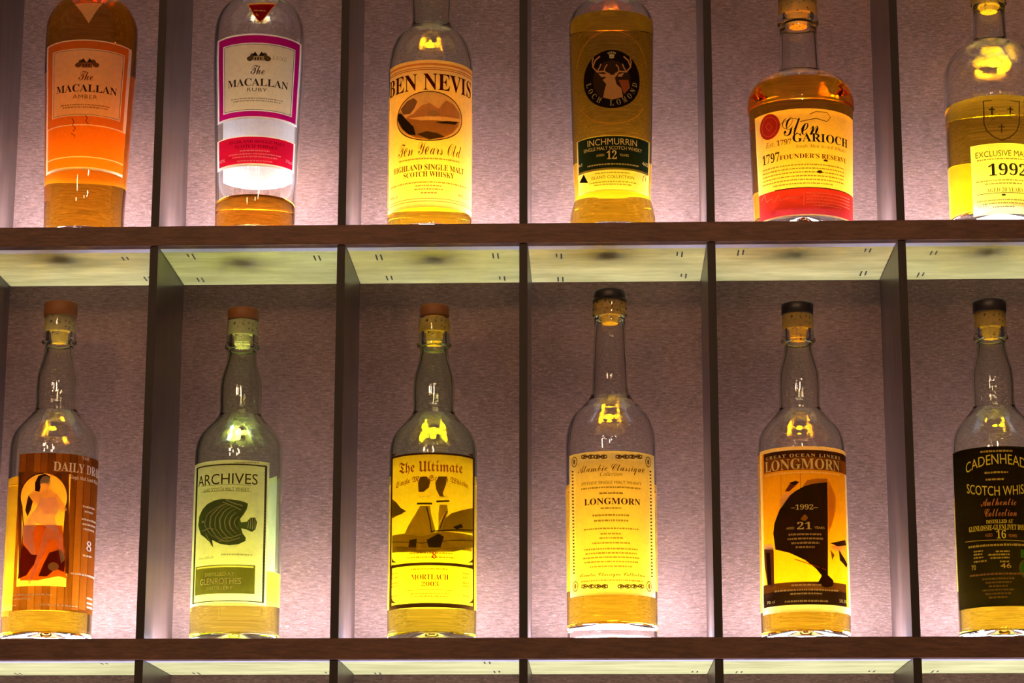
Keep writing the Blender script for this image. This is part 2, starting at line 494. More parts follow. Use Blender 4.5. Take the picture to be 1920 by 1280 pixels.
for z in SHELF_Z:
    bm = bmesh.new(); box(bm, X0, X1, 0.010, D, z-RAIL+0.0016, z-0.0018)
    sh = ulink('shelf_board', bm, W_RAIL)
    bm = bmesh.new(); box(bm, X0, X1, -0.0008, 0.010, z-RAIL, z, bev=0.0006)
    o = link('front_rail', bm, W_RAIL); o.parent = sh
    for x, xn in zip(DIV, DIV[1:]):
        a, b = x+DT+0.0004, xn-0.0004
        bm = bmesh.new()
        box(bm, a, b, 0.0105, 0.042, z-0.0016, z)
        o = link('floor_panel', bm, M_FLOOR); o.parent = sh
        bm = bmesh.new()
        fs = box(bm, a, b, 0.0422, 0.113, z-0.0016, z)
        fs[1].material_index = 1
        o = link('light_panel', bm, [M_FLOOR, M_LED]); o.parent = sh
        bm = bmesh.new(); box(bm, a, b, 0.1132, D-0.0005, z-0.0016, z)
        o = link('floor_panel', bm, M_FLOOR); o.parent = sh
        bm = bmesh.new()          # the round lamp let into the floor where the bottle stands
        lathe(bm, [(0.0240, -0.0010), (0.0240, 0.0002), (0.0225, 0.0003)], UN, cap0=True)
        lathe(bm, [(0.0225, 0.0003), (0.0210, 0.0003)], UN, mi=1, cap1=True)
        bmesh.ops.translate(bm, verts=bm.verts[:], vec=(a*0.5+b*0.5, 0.055, z))
        o = link('lamp_disc', bm, [M_FLOOR, M_DISC]); o.parent = sh
        bm = bmesh.new(); box(bm, a, b, 0.0225, D-0.0005, z-RAIL+0.0004, z-RAIL+0.0016)
        bm2 = bm
        o = link('underside_panel', bm, W_UNDER); o.parent = sh
        bm = bmesh.new(); box(bm, a, b, 0.0104, 0.0220, z-RAIL+0.0001, z-RAIL+0.0016)
        o = link('edge_strip', bm, M_STRIP); o.parent = sh
        if -0.01 < z < SHELF_Z[3]-0.01:
            for (px, py) in ((a+0.022, 0.118), (b-0.020, 0.112), (b-0.030, 0.032), (a+0.026, 0.034)):
                if rs.random() < 0.3: continue
                px += rs.uniform(-0.006, 0.006); py += rs.uniform(-0.006, 0.006)
                for q in (0.0, 0.0045):
                    bm = bmesh.new()
                    box(bm, px+q-0.0007, px+q+0.0007, py, py+0.017*rs.uniform(0.6, 1.2), z-RAIL+0.00025, z-RAIL+0.0006)
                    o = link('nail_slot', bm, M_NAIL); o.parent = sh

# ------------------------------------------------------------------ materials of the bottles
def C(r, g, b, t=0.5): return paper(sr(r, g, b), t)
CLEAR = glass_mat((0.985, 0.99, 0.985)); GREENISH = glass_mat((0.93, 0.98, 0.915)); PALE_GREEN = glass_mat((0.97, 0.99, 0.96))
CORK = cork_mat(sr(250, 212, 125)); CORK_PALE = cork_mat(sr(250, 238, 190))
CAP_BROWN = plain('brown_wooden_cap', sr(142, 90, 42), 0.55, bump=0.1, scale=120)
CAP_BLACK = plain('black_cap', sr(42, 34, 34), 0.4, bump=0.1, scale=300)
CAP_GOLD = plain('amber_foil', sr(200, 120, 60), 0.35, 0.3)
CAP_RED = plain('crimson_foil', sr(150, 30, 45), 0.35, 0.3)
CAP_CREAM = plain('cream_foil', sr(215, 195, 150), 0.4, 0.1)


# ------------------------------------------------------------------ upper shelf, left to right
amb = Bottle('whisky_bottle', 'amber whisky bottle tapering downwards with a wide orange label, far left of upper shelf', 'whisky bottles on the upper shelf',
    (-0.0760, 0.056, 0.3765), [(0.0296, 0.0374), (0.0611, 0.0387), (0.1354, 0.0415), (0.1799, 0.0434), (0.2026, 0.0436), (0.2124, 0.0432), (0.2172, 0.0425), (0.2216, 0.0412), (0.2270, 0.0387), (0.2308, 0.0364), (0.2347, 0.0336), (0.2379, 0.0295), (0.2407, 0.0236), (0.2418, 0.0210), (0.2448, 0.0172), (0.2488, 0.0160), (0.2558, 0.0152), (0.3018, 0.0146), (0.3318, 0.0150)],
    0.0373, CLEAR, (0.60, 0.25, 0.005), 0.2510, 0.0070, (0.2983,), 0.0105, [(-42.3, 52.0, 60.8, 186.9, 0.0411)], [(75.2, 182.6, 65.3, 179.9, 0.0410)])
amb_l = amb.label('front_label', -42.3, 52.0, 60.8, 186.9, 0.0411, [(-39.2, 46.9, 104.4, 185.6, C(226, 128, 50, 0.6)), (-30.7, 42.0, 112.7, 178.0, C(255, 236, 205, 0.5)), (-29.0, 40.7, 113.6, 177.0, C(60, 38, 25, 0.15)), (-28.4, 40.1, 114.0, 176.6, C(250, 205, 150, 0.5)), (-37.9, 53.7, 73.6, 103.4, C(240, 140, 40, 0.65)), (-38.0, 56.2, 63.3, 72.5, C(240, 140, 40, 0.65))], C(255, 236, 205, 0.5))
a = amb.art(amb_l, 'emblem')
a.ell(-2.31, 161.83, 2.96, 2.34, C(120, 70, 34, 0.2), 1)
a.ell(0.05, 164.38, 2.42, 2.60, C(120, 70, 34, 0.2), 1)
a.ell(13.48, 162.44, 2.86, 2.33, C(120, 70, 34, 0.2), 1)
a.ell(10.99, 164.80, 2.37, 2.60, C(120, 70, 34, 0.2), 1)
a.poly([(0.71, 159.17), (10.26, 159.53), (10.03, 165.24), (0.51, 164.90)], C(150, 92, 50, 0.3), 2)
a.poly([(-0.44, 164.39), (2.07, 168.54), (4.84, 164.43)], C(60, 38, 25, 0.15), 3)
a.poly([(5.31, 164.45), (7.76, 168.73), (10.52, 164.76)], C(60, 38, 25, 0.15), 3)
a.poly([(2.12, 160.21), (3.08, 160.22), (2.99, 162.83), (2.03, 162.81)], C(60, 38, 25, 0.15), 3)
a.poly([(4.51, 160.26), (5.47, 160.29), (5.37, 162.89), (4.42, 162.86)], C(60, 38, 25, 0.15), 3)
a.poly([(6.90, 160.35), (7.84, 160.40), (7.74, 163.00), (6.80, 162.95)], C(60, 38, 25, 0.15), 3)
a.done()
a = amb.art(amb_l, 'lettering')
a.text('The', 'script', 4.79, 151.43, 13.04, 8.82, C(130, 70, 35, 0.2), 2)
a.text('MACALLAN', 'serif', 5.33, 139.54, 60.15, 7.25, C(60, 38, 25, 0.15), 2)
a.text('AMBER', 'sans', 4.71, 131.19, 22.82, 3.62, C(140, 80, 40, 0.2), 2, gap=1.15)
a.small(4.75, 123.44, 46.90, 1.22, C(140, 80, 40, 0.2), 2, 1)
a.small(4.96, 121.11, 43.49, 1.22, C(140, 80, 40, 0.2), 2, 2)
a.done()
a = amb.art(amb_l, 'ink_scribble')
a.line([(-6.84, 110.18), (-4.62, 106.96), (-6.09, 103.42), (-2.84, 100.70), (-5.37, 97.71)], 0.77, C(120, 50, 15, 0.2), 1)
a.line([(5.82, 113.10), (7.91, 110.61), (6.54, 107.45), (9.16, 104.49)], 0.77, C(120, 50, 15, 0.2), 1)
a.line([(-6.92, 95.74), (-3.10, 92.98), (-4.11, 91.47)], 0.67, C(120, 50, 15, 0.2), 1)
a.done()
amb_l = amb.label('back_label', 75.2, 182.6, 65.3, 179.9, 0.0410, [], C(250, 205, 120, 0.35))
amb.stopper(0.2680, 0.2845, 0.0103, CAP_GOLD, 0.0067, 0.2543, CORK)
amb_l = amb.glass; amb_l['rref'] = 0.036
a = Art('neck_label', amb.root, amb.P, 0.0352)
a.poly([(-8.28, 223.88), (15.01, 225.31), (12.20, 220.36), (8.99, 213.53), (6.01, 206.19), (4.72, 202.87), (3.20, 206.05), (-0.32, 212.53), (-4.77, 219.71)], C(245, 190, 130, 0.5), 1)
a.done()
rub = Bottle('whisky_bottle', 'nearly empty whisky bottle with magenta bordered cream label above a crimson band', 'whisky bottles on the upper shelf',
    (0.0856, 0.056, 0.3765), [(0.0282, 0.0375), (0.0596, 0.0387), (0.1336, 0.0414), (0.1818, 0.0433), (0.2007, 0.0432), (0.2104, 0.0425), (0.2164, 0.0414), (0.2224, 0.0394), (0.2278, 0.0366), (0.2316, 0.0338), (0.2343, 0.0310), (0.2370, 0.0271), (0.2392, 0.0230), (0.2408, 0.0195), (0.2438, 0.0172), (0.2478, 0.0160), (0.2548, 0.0152), (0.3008, 0.0146), (0.3308, 0.0150)],
    0.0372, CLEAR, (0.72, 0.26, 0.008), 0.0365, 0.0070, (0.2962,), 0.0105, [(-42.3, 53.9, 108.4, 191.0, 0.0420), (-40.5, 49.0, 62.6, 91.8, 0.0394)], [(81.1, 179.5, 62.7, 207.7, 0.0415)])
rub_l = rub.label('front_label', -42.3, 53.9, 108.4, 191.0, 0.0420, [(-38.9, 50.6, 110.4, 189.4, C(185, 20, 120, 0.55)), (-31.7, 43.5, 115.6, 181.9, C(255, 252, 245, 0.5)), (-30.1, 42.0, 116.6, 180.9, C(70, 60, 50, 0.2)), (-29.4, 41.3, 117.1, 180.4, C(236, 224, 196, 0.45))], C(255, 252, 245, 0.5))
a = rub.art(rub_l, 'emblem')
a.ell(-2.34, 166.31, 2.99, 2.34, C(92, 76, 50, 0.2), 1)
a.ell(0.09, 168.86, 2.46, 2.60, C(92, 76, 50, 0.2), 1)
a.ell(13.39, 166.88, 3.48, 2.60, C(92, 76, 50, 0.2), 1)
a.ell(10.83, 169.77, 2.45, 2.60, C(92, 76, 50, 0.2), 1)
a.poly([(0.68, 164.17), (10.49, 164.53), (10.34, 169.73), (0.57, 169.37)], C(170, 150, 110, 0.35), 2)
a.poly([(-0.40, 168.86), (2.21, 173.02), (4.98, 168.91)], C(30, 24, 22, 0.1), 3)
a.poly([(5.47, 168.93), (8.04, 173.22), (10.84, 169.25)], C(30, 24, 22, 0.1), 3)
a.poly([(2.14, 164.95), (3.12, 164.96), (3.07, 167.30), (2.09, 167.29)], C(30, 24, 22, 0.1), 3)
a.poly([(4.59, 164.99), (5.57, 165.03), (5.51, 167.37), (4.53, 167.33)], C(30, 24, 22, 0.1), 3)
a.poly([(7.04, 165.09), (8.01, 165.14), (7.95, 167.48), (6.97, 167.43)], C(30, 24, 22, 0.1), 3)
a.done()
a = rub.art(rub_l, 'lettering')
a.text('The', 'script', 4.81, 155.39, 12.87, 8.82, C(80, 65, 45, 0.2), 2)
a.text('MACALLAN', 'serif', 5.46, 143.48, 61.08, 7.25, C(62, 48, 34, 0.15), 2)
a.text('RUBY', 'sans', 4.77, 136.20, 18.70, 3.36, C(90, 75, 55, 0.2), 2, gap=1.15)
a.small(4.76, 127.93, 51.68, 1.13, C(110, 95, 70, 0.2), 2, 3)
a.small(4.88, 125.60, 46.91, 1.13, C(110, 95, 70, 0.2), 2, 4)
a.text('LUXE', 'thin', 25.62, 168.68, 15.42, 3.63, C(170, 155, 125, 0.3), 2)
a.done()
rub_l = rub.label('lower_label', -40.5, 49.0, 62.6, 91.8, 0.0394, [(-37.0, 46.3, 65.2, 90.8, C(196, 22, 66, 0.55))], C(255, 252, 245, 0.5))
a = rub.art(rub_l, 'lettering')
a.text('HIGHLAND SINGLE MALT', 'serif', 5.73, 86.21, 55.32, 2.82, C(110, 5, 40, 0.2), 2)
a.text('SCOTCH WHISKY', 'serif', 5.29, 81.58, 41.11, 3.08, C(110, 5, 40, 0.2), 2)
a.small(3.86, 77.44, 28.19, 1.32, C(255, 200, 200, 0.1), 2, 10)
a.small(3.60, 74.36, 52.23, 1.32, C(255, 200, 200, 0.1), 2, 11)
a.small(3.83, 71.55, 43.86, 1.32, C(255, 200, 200, 0.1), 2, 12)
a.small(4.06, 67.71, 33.82, 1.32, C(255, 200, 200, 0.1), 2, 13)
a.text('40%', 'sans', -32.91, 70.83, 11.78, 3.10, C(255, 200, 200, 0.1), 2)
a.text('70cl', 'sans', 40.03, 71.56, 9.37, 3.05, C(255, 200, 200, 0.1), 2)
a.done()
rub_l = rub.label('back_label', 81.1, 179.5, 62.7, 207.7, 0.0415, [], C(255, 255, 255, 0.5))
rub.stopper(0.2660, 0.2824, 0.0103, CAP_RED, 0.0067, 0.2523, CORK)
a = Art('neck_label', rub.root, rub.P, 0.0346)
a.poly([(-6.53, 221.98), (19.02, 224.61), (15.11, 219.33), (11.41, 212.22), (7.39, 204.56), (4.83, 201.64), (2.57, 204.29), (-0.87, 210.89), (-3.79, 217.43)], C(226, 150, 60, 0.5), 1)
a.poly([(-4.99, 220.60), (17.27, 222.87), (14.17, 218.53), (10.58, 212.10), (6.97, 205.34), (4.81, 203.00), (2.96, 205.12), (-0.04, 210.88), (-2.86, 216.75)], C(158, 24, 40, 0.5), 2)
a.small(4.36, 214.39, 9.11, 1.22, C(240, 190, 90, 0.4), 3, 9)
a.done()
nev = Bottle('whisky_bottle', 'whisky bottle with gold label bearing an oval mountain landscape and tall dark title letters', 'whisky bottles on the upper shelf',
    (0.2500, 0.054, 0.3765), [(0.0261, 0.0396), (0.0282, 0.0391), (0.0297, 0.0391), (0.0323, 0.0396), (0.0994, 0.0399), (0.1632, 0.0400), (0.1728, 0.0398), (0.1792, 0.0389), (0.1862, 0.0373), (0.1921, 0.0350), (0.1964, 0.0328), (0.2007, 0.0295), (0.2050, 0.0247), (0.2088, 0.0209), (0.2131, 0.0190), (0.2169, 0.0186), (0.2223, 0.0187), (0.2375, 0.0194), (0.2475, 0.0176), (0.2595, 0.0170), (0.2715, 0.0154), (0.2755, 0.0146), (0.2775, 0.0160), (0.2815, 0.0160), (0.2835, 0.0146), (0.2935, 0.0146)],
    0.0397, PALE_GREEN, (0.88, 0.58, 0.015), 0.1365, 0.0060, (0.2975,), 0.0098, [(-48.3, 56.5, 20.6, 163.6, 0.0398)], [(83.5, 167.1, 33.4, 173.9, 0.0399)])
nev_l = nev.label('front_label', -48.3, 56.5, 20.6, 163.6, 0.0398, [(-52.6, 55.1, 158.3, 160.4, C(225, 140, 80, 0.4)), (-51.8, 54.9, 155.4, 156.2, C(200, 110, 60, 0.3)), (-51.4, 54.7, 153.6, 154.4, C(200, 110, 60, 0.3)), (-46.3, 60.0, 28.9, 29.4, C(140, 80, 30, 0.3)), (-46.2, 60.2, 26.2, 26.8, C(140, 80, 30, 0.3))], C(250, 214, 150, 0.5))
a = nev.art(nev_l, 'lettering')
a.text('BEN NEVIS', 'serif', 1.54, 142.05, 98.21, 16.75, C(82, 22, 18, 0.1), 2)
a.text('Ten Years Old', 'fine', 2.34, 77.06, 64.37, 12.39, C(120, 70, 24, 0.1), 2)
a.text('HIGHLAND SINGLE MALT', 'serif', 0.80, 59.02, 75.58, 5.66, C(100, 46, 14, 0.08), 2)
a.text('SCOTCH WHISKY', 'serif', 1.45, 52.34, 49.77, 5.14, C(100, 46, 14, 0.08), 2)
a.small(1.78, 67.26, 61.54, 1.41, C(110, 60, 20, 0.1), 2, 1)
a.small(0.63, 44.64, 85.19, 1.60, C(110, 60, 20, 0.1), 2, 5)
a.small(1.76, 41.30, 25.14, 1.60, C(110, 60, 20, 0.1), 2, 6)
a.small(1.78, 37.97, 27.23, 1.60, C(110, 60, 20, 0.1), 2, 7)
a.small(1.86, 34.39, 14.91, 1.60, C(110, 60, 20, 0.1), 2, 8)
a.text('70cl', 'sans', -38.49, 33.94, 14.10, 2.59, C(110, 60, 20, 0.1), 2)
a.text('40% vol', 'sans', 39.40, 35.08, 16.82, 2.57, C(110, 60, 20, 0.1), 2)
a.done()
a = nev.art(nev_l, 'picture')
a.ring(1.45, 108.65, 33.76, 23.91, 0.96, C(90, 60, 28, 0.2), 2)
a.ell(1.45, 108.65, 33.38, 23.65, C(235, 208, 145, 0.55), 1)
a.poly([(-27.52, 118.30), (-19.98, 124.62), (-13.25, 126.75), (-9.51, 123.21), (-12.60, 116.23), (-16.94, 111.60), (-24.77, 112.48)], C(165, 130, 84, 0.5), 3)
a.poly([(-13.62, 111.15), (-5.88, 118.76), (2.08, 121.15), (10.08, 115.75), (17.22, 124.85), (25.05, 121.96), (31.36, 114.95), (32.78, 109.01), (-22.17, 107.27), (-17.49, 110.64)], C(220, 176, 110, 0.6), 4)
a.poly([(-31.79, 110.42), (-31.49, 115.58), (-27.48, 115.15), (-22.19, 108.32), (-5.74, 104.18), (10.18, 104.31), (22.90, 103.31), (32.12, 106.77), (30.18, 101.11), (24.15, 93.65), (14.41, 87.58), (1.41, 85.32), (-10.72, 87.46), (-20.80, 93.49), (-28.68, 101.32)], C(200, 155, 75, 0.55), 5)
a.poly([(-31.37, 108.23), (-31.09, 114.43), (-26.09, 113.28), (-19.75, 105.80), (-12.95, 98.58), (-10.75, 90.05), (-17.28, 91.37), (-24.57, 97.84)], C(62, 44, 20, 0.2), 6)
a.poly([(6.70, 102.54), (17.40, 104.55), (30.14, 105.79), (27.03, 102.52), (14.28, 101.57)], C(80, 54, 24, 0.2), 6)
a.poly([(-9.71, 90.99), (-0.64, 93.62), (9.29, 91.80), (16.49, 88.86), (2.40, 85.33)], C(116, 80, 30, 0.25), 6)
a.poly([(-0.79, 110.23), (5.11, 114.44), (12.15, 110.72), (6.65, 107.74)], C(206, 170, 100, 0.4), 6)
a.done()
nev_l = nev.label('back_label', 83.5, 167.1, 33.4, 173.9, 0.0399, [], C(250, 225, 150, 0.35))
nev.stopper(0.2997, 0.3151, 0.0162, CAP_CREAM, 0.0113, 0.2795, CORK)
stg = Bottle('whisky_bottle', 'dark gold whisky bottle with flared foot and round stag emblem above green label', 'whisky bottles on the upper shelf',
    (0.4214, 0.056, 0.3765), [(0.0189, 0.0397), (0.0241, 0.0389), (0.0293, 0.0378), (0.0345, 0.0364), (0.0397, 0.0357), (0.0449, 0.0357), (0.0564, 0.0364), (0.1036, 0.0378), (0.1407, 0.0388), (0.1780, 0.0397), (0.2070, 0.0402), (0.2129, 0.0399), (0.2183, 0.0386), (0.2226, 0.0364), (0.2264, 0.0336), (0.2291, 0.0305), (0.2318, 0.0267), (0.2340, 0.0219), (0.2362, 0.0186), (0.2392, 0.0160), (0.2442, 0.0148), (0.2762, 0.0142), (0.2982, 0.0140), (0.2992, 0.0152), (0.3032, 0.0152), (0.3042, 0.0142), (0.3162, 0.0144)],
    0.0400, CLEAR, (0.66, 0.39, 0.006), 0.2124, 0.0060, (0.3192,), 0.0098, [(-39.8, 43.2, 37.0, 89.7, 0.0366)], [(66.3, 163.2, 39.2, 83.1, 0.0365)])
stg_l = stg.label('front_label', -39.8, 43.2, 37.0, 89.7, 0.0366, [(-39.1, 42.8, 57.5, 89.7, C(190, 170, 90, 0.3)), (-37.6, 40.9, 58.5, 88.7, C(34, 44, 24, 0.25)), (-38.7, 41.5, 56.5, 58.5, C(120, 100, 50, 0.3)), (-38.0, 40.4, 39.2, 54.9, C(225, 205, 120, 0.45))], C(236, 214, 140, 0.45))
a = stg.art(stg_l, 'lettering')
a.text('INCHMURRIN', 'sans', -0.28, 83.55, 48.06, 6.15, C(250, 215, 120, 0.1), 2)
a.text('SINGLE MALT SCOTCH WHISKY', 'sans', 0.35, 77.40, 58.88, 3.33, C(250, 215, 120, 0.1), 2)
a.text('12', 'serif', -0.89, 70.77, 9.33, 8.18, C(250, 215, 120, 0.1), 2)
a.text('AGED', 'sans', -11.41, 70.91, 7.72, 2.30, C(250, 215, 120, 0.1), 2)
a.text('YEARS', 'sans', 10.61, 70.62, 8.74, 2.30, C(250, 215, 120, 0.1), 2)
a.small(0.77, 62.07, 51.55, 1.41, C(250, 215, 120, 0.1), 2, 3)
a.text('70cl', 'sans', -36.58, 65.48, 9.15, 3.05, C(250, 215, 120, 0.1), 2)
a.text('46%', 'sans', 35.32, 66.10, 9.79, 3.59, C(250, 215, 120, 0.1), 2)
a.text('ISLAND COLLECTION', 'sans', -0.04, 49.90, 42.27, 2.78, C(30, 24, 22, 0.1), 2)
a.small(-0.57, 53.94, 32.86, 1.22, C(90, 75, 35, 0.25), 2, 4)
a.small(-0.07, 45.36, 47.53, 1.22, C(90, 75, 35, 0.25), 2, 5)
a.small(-0.12, 42.80, 36.84, 1.22, C(90, 75, 35, 0.25), 2, 6)
a.poly([(-37.41, 49.34), (-30.14, 55.73), (-25.19, 46.52)], C(30, 24, 22, 0.1), 1)
a.line([(32.16, 48.53), (32.68, 53.76), (36.92, 56.33), (36.43, 50.05)], 0.72, C(30, 24, 22, 0.1), 1)
a.done()
stg_l = stg.label('back_label', 66.3, 163.2, 39.2, 83.1, 0.0365, [], C(255, 235, 160, 0.35))
stg.stopper(0.3214, 0.3346, 0.0154, CAP_BLACK, 0.0108, 0.3016, CORK)
a = Art('emblem', stg.root, stg.P, 0.0393)
a.ell(-0.29, 143.86, 28.84, 28.27, C(30, 20, 16, 0.1), 1)
a.ell(-0.30, 142.82, 18.17, 19.19, C(64, 42, 22, 0.2), 2)
a.ring_text('LOCH LOMOND', 'serif', -0.29, 143.86, 23.09, 5.28, 190, 350, C(190, 165, 95, 0.3), 3)
a.poly([(-7.27, 148.84), (-2.73, 149.63), (-0.76, 147.50), (4.25, 148.56), (6.27, 149.68), (2.72, 144.90), (4.19, 138.70), (8.76, 134.77), (10.30, 126.60), (0.04, 123.67), (-8.60, 126.14), (-6.95, 133.78), (-5.36, 138.85), (-8.87, 143.26), (-5.80, 145.11)], C(232, 165, 95, 0.4), 4)
a.poly([(-12.93, 149.93), (-7.27, 148.84), (-5.78, 146.14), (-9.86, 145.95)], C(232, 165, 95, 0.4), 4)
a.poly([(6.27, 148.64), (11.40, 150.02), (9.32, 146.22), (5.24, 146.00)], C(232, 165, 95, 0.4), 4)
a.line([(2.75, 148.53), (6.79, 151.26), (13.51, 151.28), (17.86, 156.52), (15.67, 162.48), (10.93, 166.13)], 1.44, C(232, 165, 95, 0.4), 4)
a.line([(6.79, 151.26), (5.80, 155.37), (3.81, 157.91)], 1.06, C(232, 165, 95, 0.4), 5)
a.line([(13.51, 151.28), (10.90, 155.70), (9.87, 158.74)], 1.06, C(232, 165, 95, 0.4), 5)
a.line([(17.86, 156.52), (18.42, 161.82), (17.30, 165.31)], 1.06, C(232, 165, 95, 0.4), 5)
a.line([(-3.24, 148.61), (-7.24, 151.44), (-13.96, 151.63), (-18.22, 156.97), (-15.91, 162.86), (-11.12, 166.39)], 1.44, C(232, 165, 95, 0.4), 4)
a.line([(-7.24, 151.44), (-6.18, 155.53), (-4.15, 158.01)], 1.06, C(232, 165, 95, 0.4), 5)
a.line([(-13.96, 151.63), (-11.27, 155.98), (-10.20, 158.99)], 1.06, C(232, 165, 95, 0.4), 5)
a.line([(-18.22, 156.97), (-18.67, 162.27), (-17.49, 165.72)], 1.06, C(232, 165, 95, 0.4), 5)
a.text('♛', 'sans', -0.09, 167.26, 7.92, 6.78, C(240, 215, 140, 0.4), 3)
a.poly([(6.24, 142.92), (15.66, 143.73), (17.33, 136.16), (11.36, 129.79)], C(180, 92, 50, 0.3), 3)
a.done()
a = Art('embossed_ring', stg.root, stg.P, 0.0393)
a.ring(-0.28, 144.38, 41.43, 46.70, 0.58, C(196, 130, 60, 0.5), 1, t0=20, t1=160)
a.ring(-0.28, 144.38, 41.43, 43.59, 0.48, C(196, 130, 60, 0.5), 1, t0=215, t1=325)
a.done()
gar = Bottle('whisky_bottle', 'squat wide shouldered whisky bottle with yellow label, red seal and red band', 'whisky bottles on the upper shelf',
    (0.5991, 0.060, 0.3765), [(0.0247, 0.0462), (0.0769, 0.0478), (0.1137, 0.0489), (0.1211, 0.0492), (0.1242, 0.0502), (0.1279, 0.0503), (0.1338, 0.0499), (0.1401, 0.0481), (0.1454, 0.0456), (0.1497, 0.0424), (0.1529, 0.0381), (0.1556, 0.0331), (0.1577, 0.0285), (0.1598, 0.0237), (0.1625, 0.0202), (0.1678, 0.0189), (0.1828, 0.0182), (0.2042, 0.0176), (0.2080, 0.0180), (0.2112, 0.0197), (0.2145, 0.0197), (0.2172, 0.0188), (0.2323, 0.0186), (0.2366, 0.0186), (0.2386, 0.0172)],
    0.0460, CLEAR, (0.66, 0.355, 0.008), 0.1454, 0.0130, (0.2139,), 0.012, [(-54.1, 63.6, 9.2, 111.2, 0.0473)], [(93.8, 204.0, 28.9, 57.0, 0.0468)])
gar_l = gar.label('front_label', -54.1, 63.6, 9.2, 111.2, 0.0473, [(-58.4, 63.5, 9.2, 35.7, C(200, 50, 45, 0.5)), (-31.9, 63.5, 35.3, 36.3, C(90, 50, 20, 0.2)), (-59.9, 62.5, 9.2, 10.7, C(240, 190, 110, 0.4))], C(255, 226, 130, 0.55))
a = gar.art(gar_l, 'lettering')
a.text('Glen', 'fine', -4.58, 94.48, 33.14, 17.35, C(30, 24, 22, 0.1), 2)
a.text('GARIOCH', 'serif', 17.02, 83.32, 58.23, 8.18, C(30, 24, 22, 0.1), 2)
a.line([(-27.00, 95.11), (-19.48, 100.00), (-11.53, 102.12), (-4.87, 100.63)], 0.48, C(120, 80, 30, 0.3), 1)
a.line([(-4.92, 98.59), (9.62, 101.75), (19.95, 99.66), (23.95, 104.34), (20.09, 108.40), (9.75, 108.41), (3.84, 105.62)], 0.67, C(80, 55, 25, 0.2), 1)
a.text('Est. 1797', 'thin', -26.40, 80.47, 26.36, 5.08, C(110, 74, 28, 0.1), 2)
a.text('Single Malt Scotch Whisky', 'thin', 16.41, 74.93, 51.68, 4.08, C(120, 82, 30, 0.1), 2)
a.text('1797', 'italic', -34.88, 67.34, 19.78, 9.11, C(70, 42, 20, 0.2), 2)
a.text('FOUNDER’S RESERVE', 'serif', 9.56, 65.90, 68.88, 4.57, C(110, 40, 20, 0.08), 2)
a.small(-2.41, 57.78, 85.54, 1.32, C(90, 60, 22, 0.1), 2, 30)
a.small(-2.56, 54.23, 85.77, 1.32, C(90, 60, 22, 0.1), 2, 31)
a.small(-2.70, 50.69, 86.01, 1.32, C(90, 60, 22, 0.1), 2, 32)
a.small(-2.86, 47.15, 86.25, 1.32, C(90, 60, 22, 0.1), 2, 33)
a.small(-3.01, 43.61, 86.49, 1.32, C(90, 60, 22, 0.1), 2, 34)
a.small(-3.43, 40.07, 58.91, 1.32, C(90, 60, 22, 0.1), 2, 35)
a.ell(12.19, 50.99, 2.60, 1.52, C(80, 40, 20, 0.2), 3)
a.ell(18.24, 62.19, 2.19, 1.02, C(80, 40, 20, 0.2), 3)
a.line([(-49.64, 30.12), (-44.30, 34.41), (-41.85, 26.68), (-36.18, 29.51), (-32.66, 24.73), (-27.63, 30.93), (-25.62, 25.53), (-18.02, 27.52), (-7.91, 26.63)], 0.62, C(255, 190, 150, 0.4), 1)
a.line([(-3.33, 30.98), (-3.64, 19.35)], 0.48, C(255, 190, 150, 0.4), 1)
a.small(24.67, 30.95, 51.09, 1.13, C(255, 190, 150, 0.4), 2, 50)
a.small(24.62, 27.91, 51.15, 1.13, C(255, 190, 150, 0.4), 2, 51)
a.small(24.57, 24.87, 51.21, 1.13, C(255, 190, 150, 0.4), 2, 52)
a.small(24.52, 21.82, 51.27, 1.13, C(255, 190, 150, 0.4), 2, 53)
a.small(21.11, 19.27, 29.55, 1.13, C(255, 190, 150, 0.4), 2, 54)
a.done()
a = gar.art(gar_l, 'wax_seal')
a.ell(-34.94, 97.84, 11.53, 12.22, C(205, 60, 40, 0.45), 1)
a.ring(-34.94, 97.84, 8.61, 9.17, 0.58, C(235, 120, 80, 0.4), 2)
a.line([(-38.69, 98.76), (-34.73, 101.92), (-31.41, 97.04), (-35.15, 93.77), (-38.69, 98.76)], 0.67, C(235, 120, 80, 0.4), 2)
a.done()
gar_l = gar.label('back_label', 93.8, 204.0, 28.9, 57.0, 0.0468, [], C(255, 240, 170, 0.35))
gar.stopper(0.2382, 0.2518, 0.0188, CAP_BLACK, 0.0125, 0.2096, CORK)
exc = Bottle('whisky_bottle', 'clear round shouldered whisky bottle with printed shield of crosses, right end of upper shelf', 'whisky bottles on the upper shelf',
    (0.7798, 0.058, 0.3765), [(0.0225, 0.0449), (0.0744, 0.0451), (0.1375, 0.0454), (0.1523, 0.0455), (0.1587, 0.0449), (0.1656, 0.0433), (0.1720, 0.0403), (0.1773, 0.0365), (0.1816, 0.0323), (0.1853, 0.0267), (0.1880, 0.0212), (0.1901, 0.0177), (0.1939, 0.0157), (0.2067, 0.0152), (0.2217, 0.0148), (0.2271, 0.0160), (0.2282, 0.0170), (0.2347, 0.0170), (0.2367, 0.0152)],
    0.0449, CLEAR, (0.86, 0.63, 0.03), 0.1238, 0.0140, (0.2293,), 0.0108, [(-31.4, 31.5, 8.9, 76.4, 0.0450)], [(110.0, 172.9, 25.1, 79.7, 0.0450)])
exc_l = exc.label('front_label', -31.4, 31.5, 8.9, 76.4, 0.0450, [(-30.8, 30.7, 9.6, 75.7, C(246, 230, 158, 0.5))], C(250, 236, 170, 0.5))
a = exc.art(exc_l, 'lettering')
a.text('EXCLUSIVE MALTS', 'sans', 1.19, 66.73, 55.15, 5.62, C(95, 85, 40, 0.2), 2)
a.small(0.65, 61.63, 51.46, 1.41, C(95, 85, 40, 0.2), 2, 1)
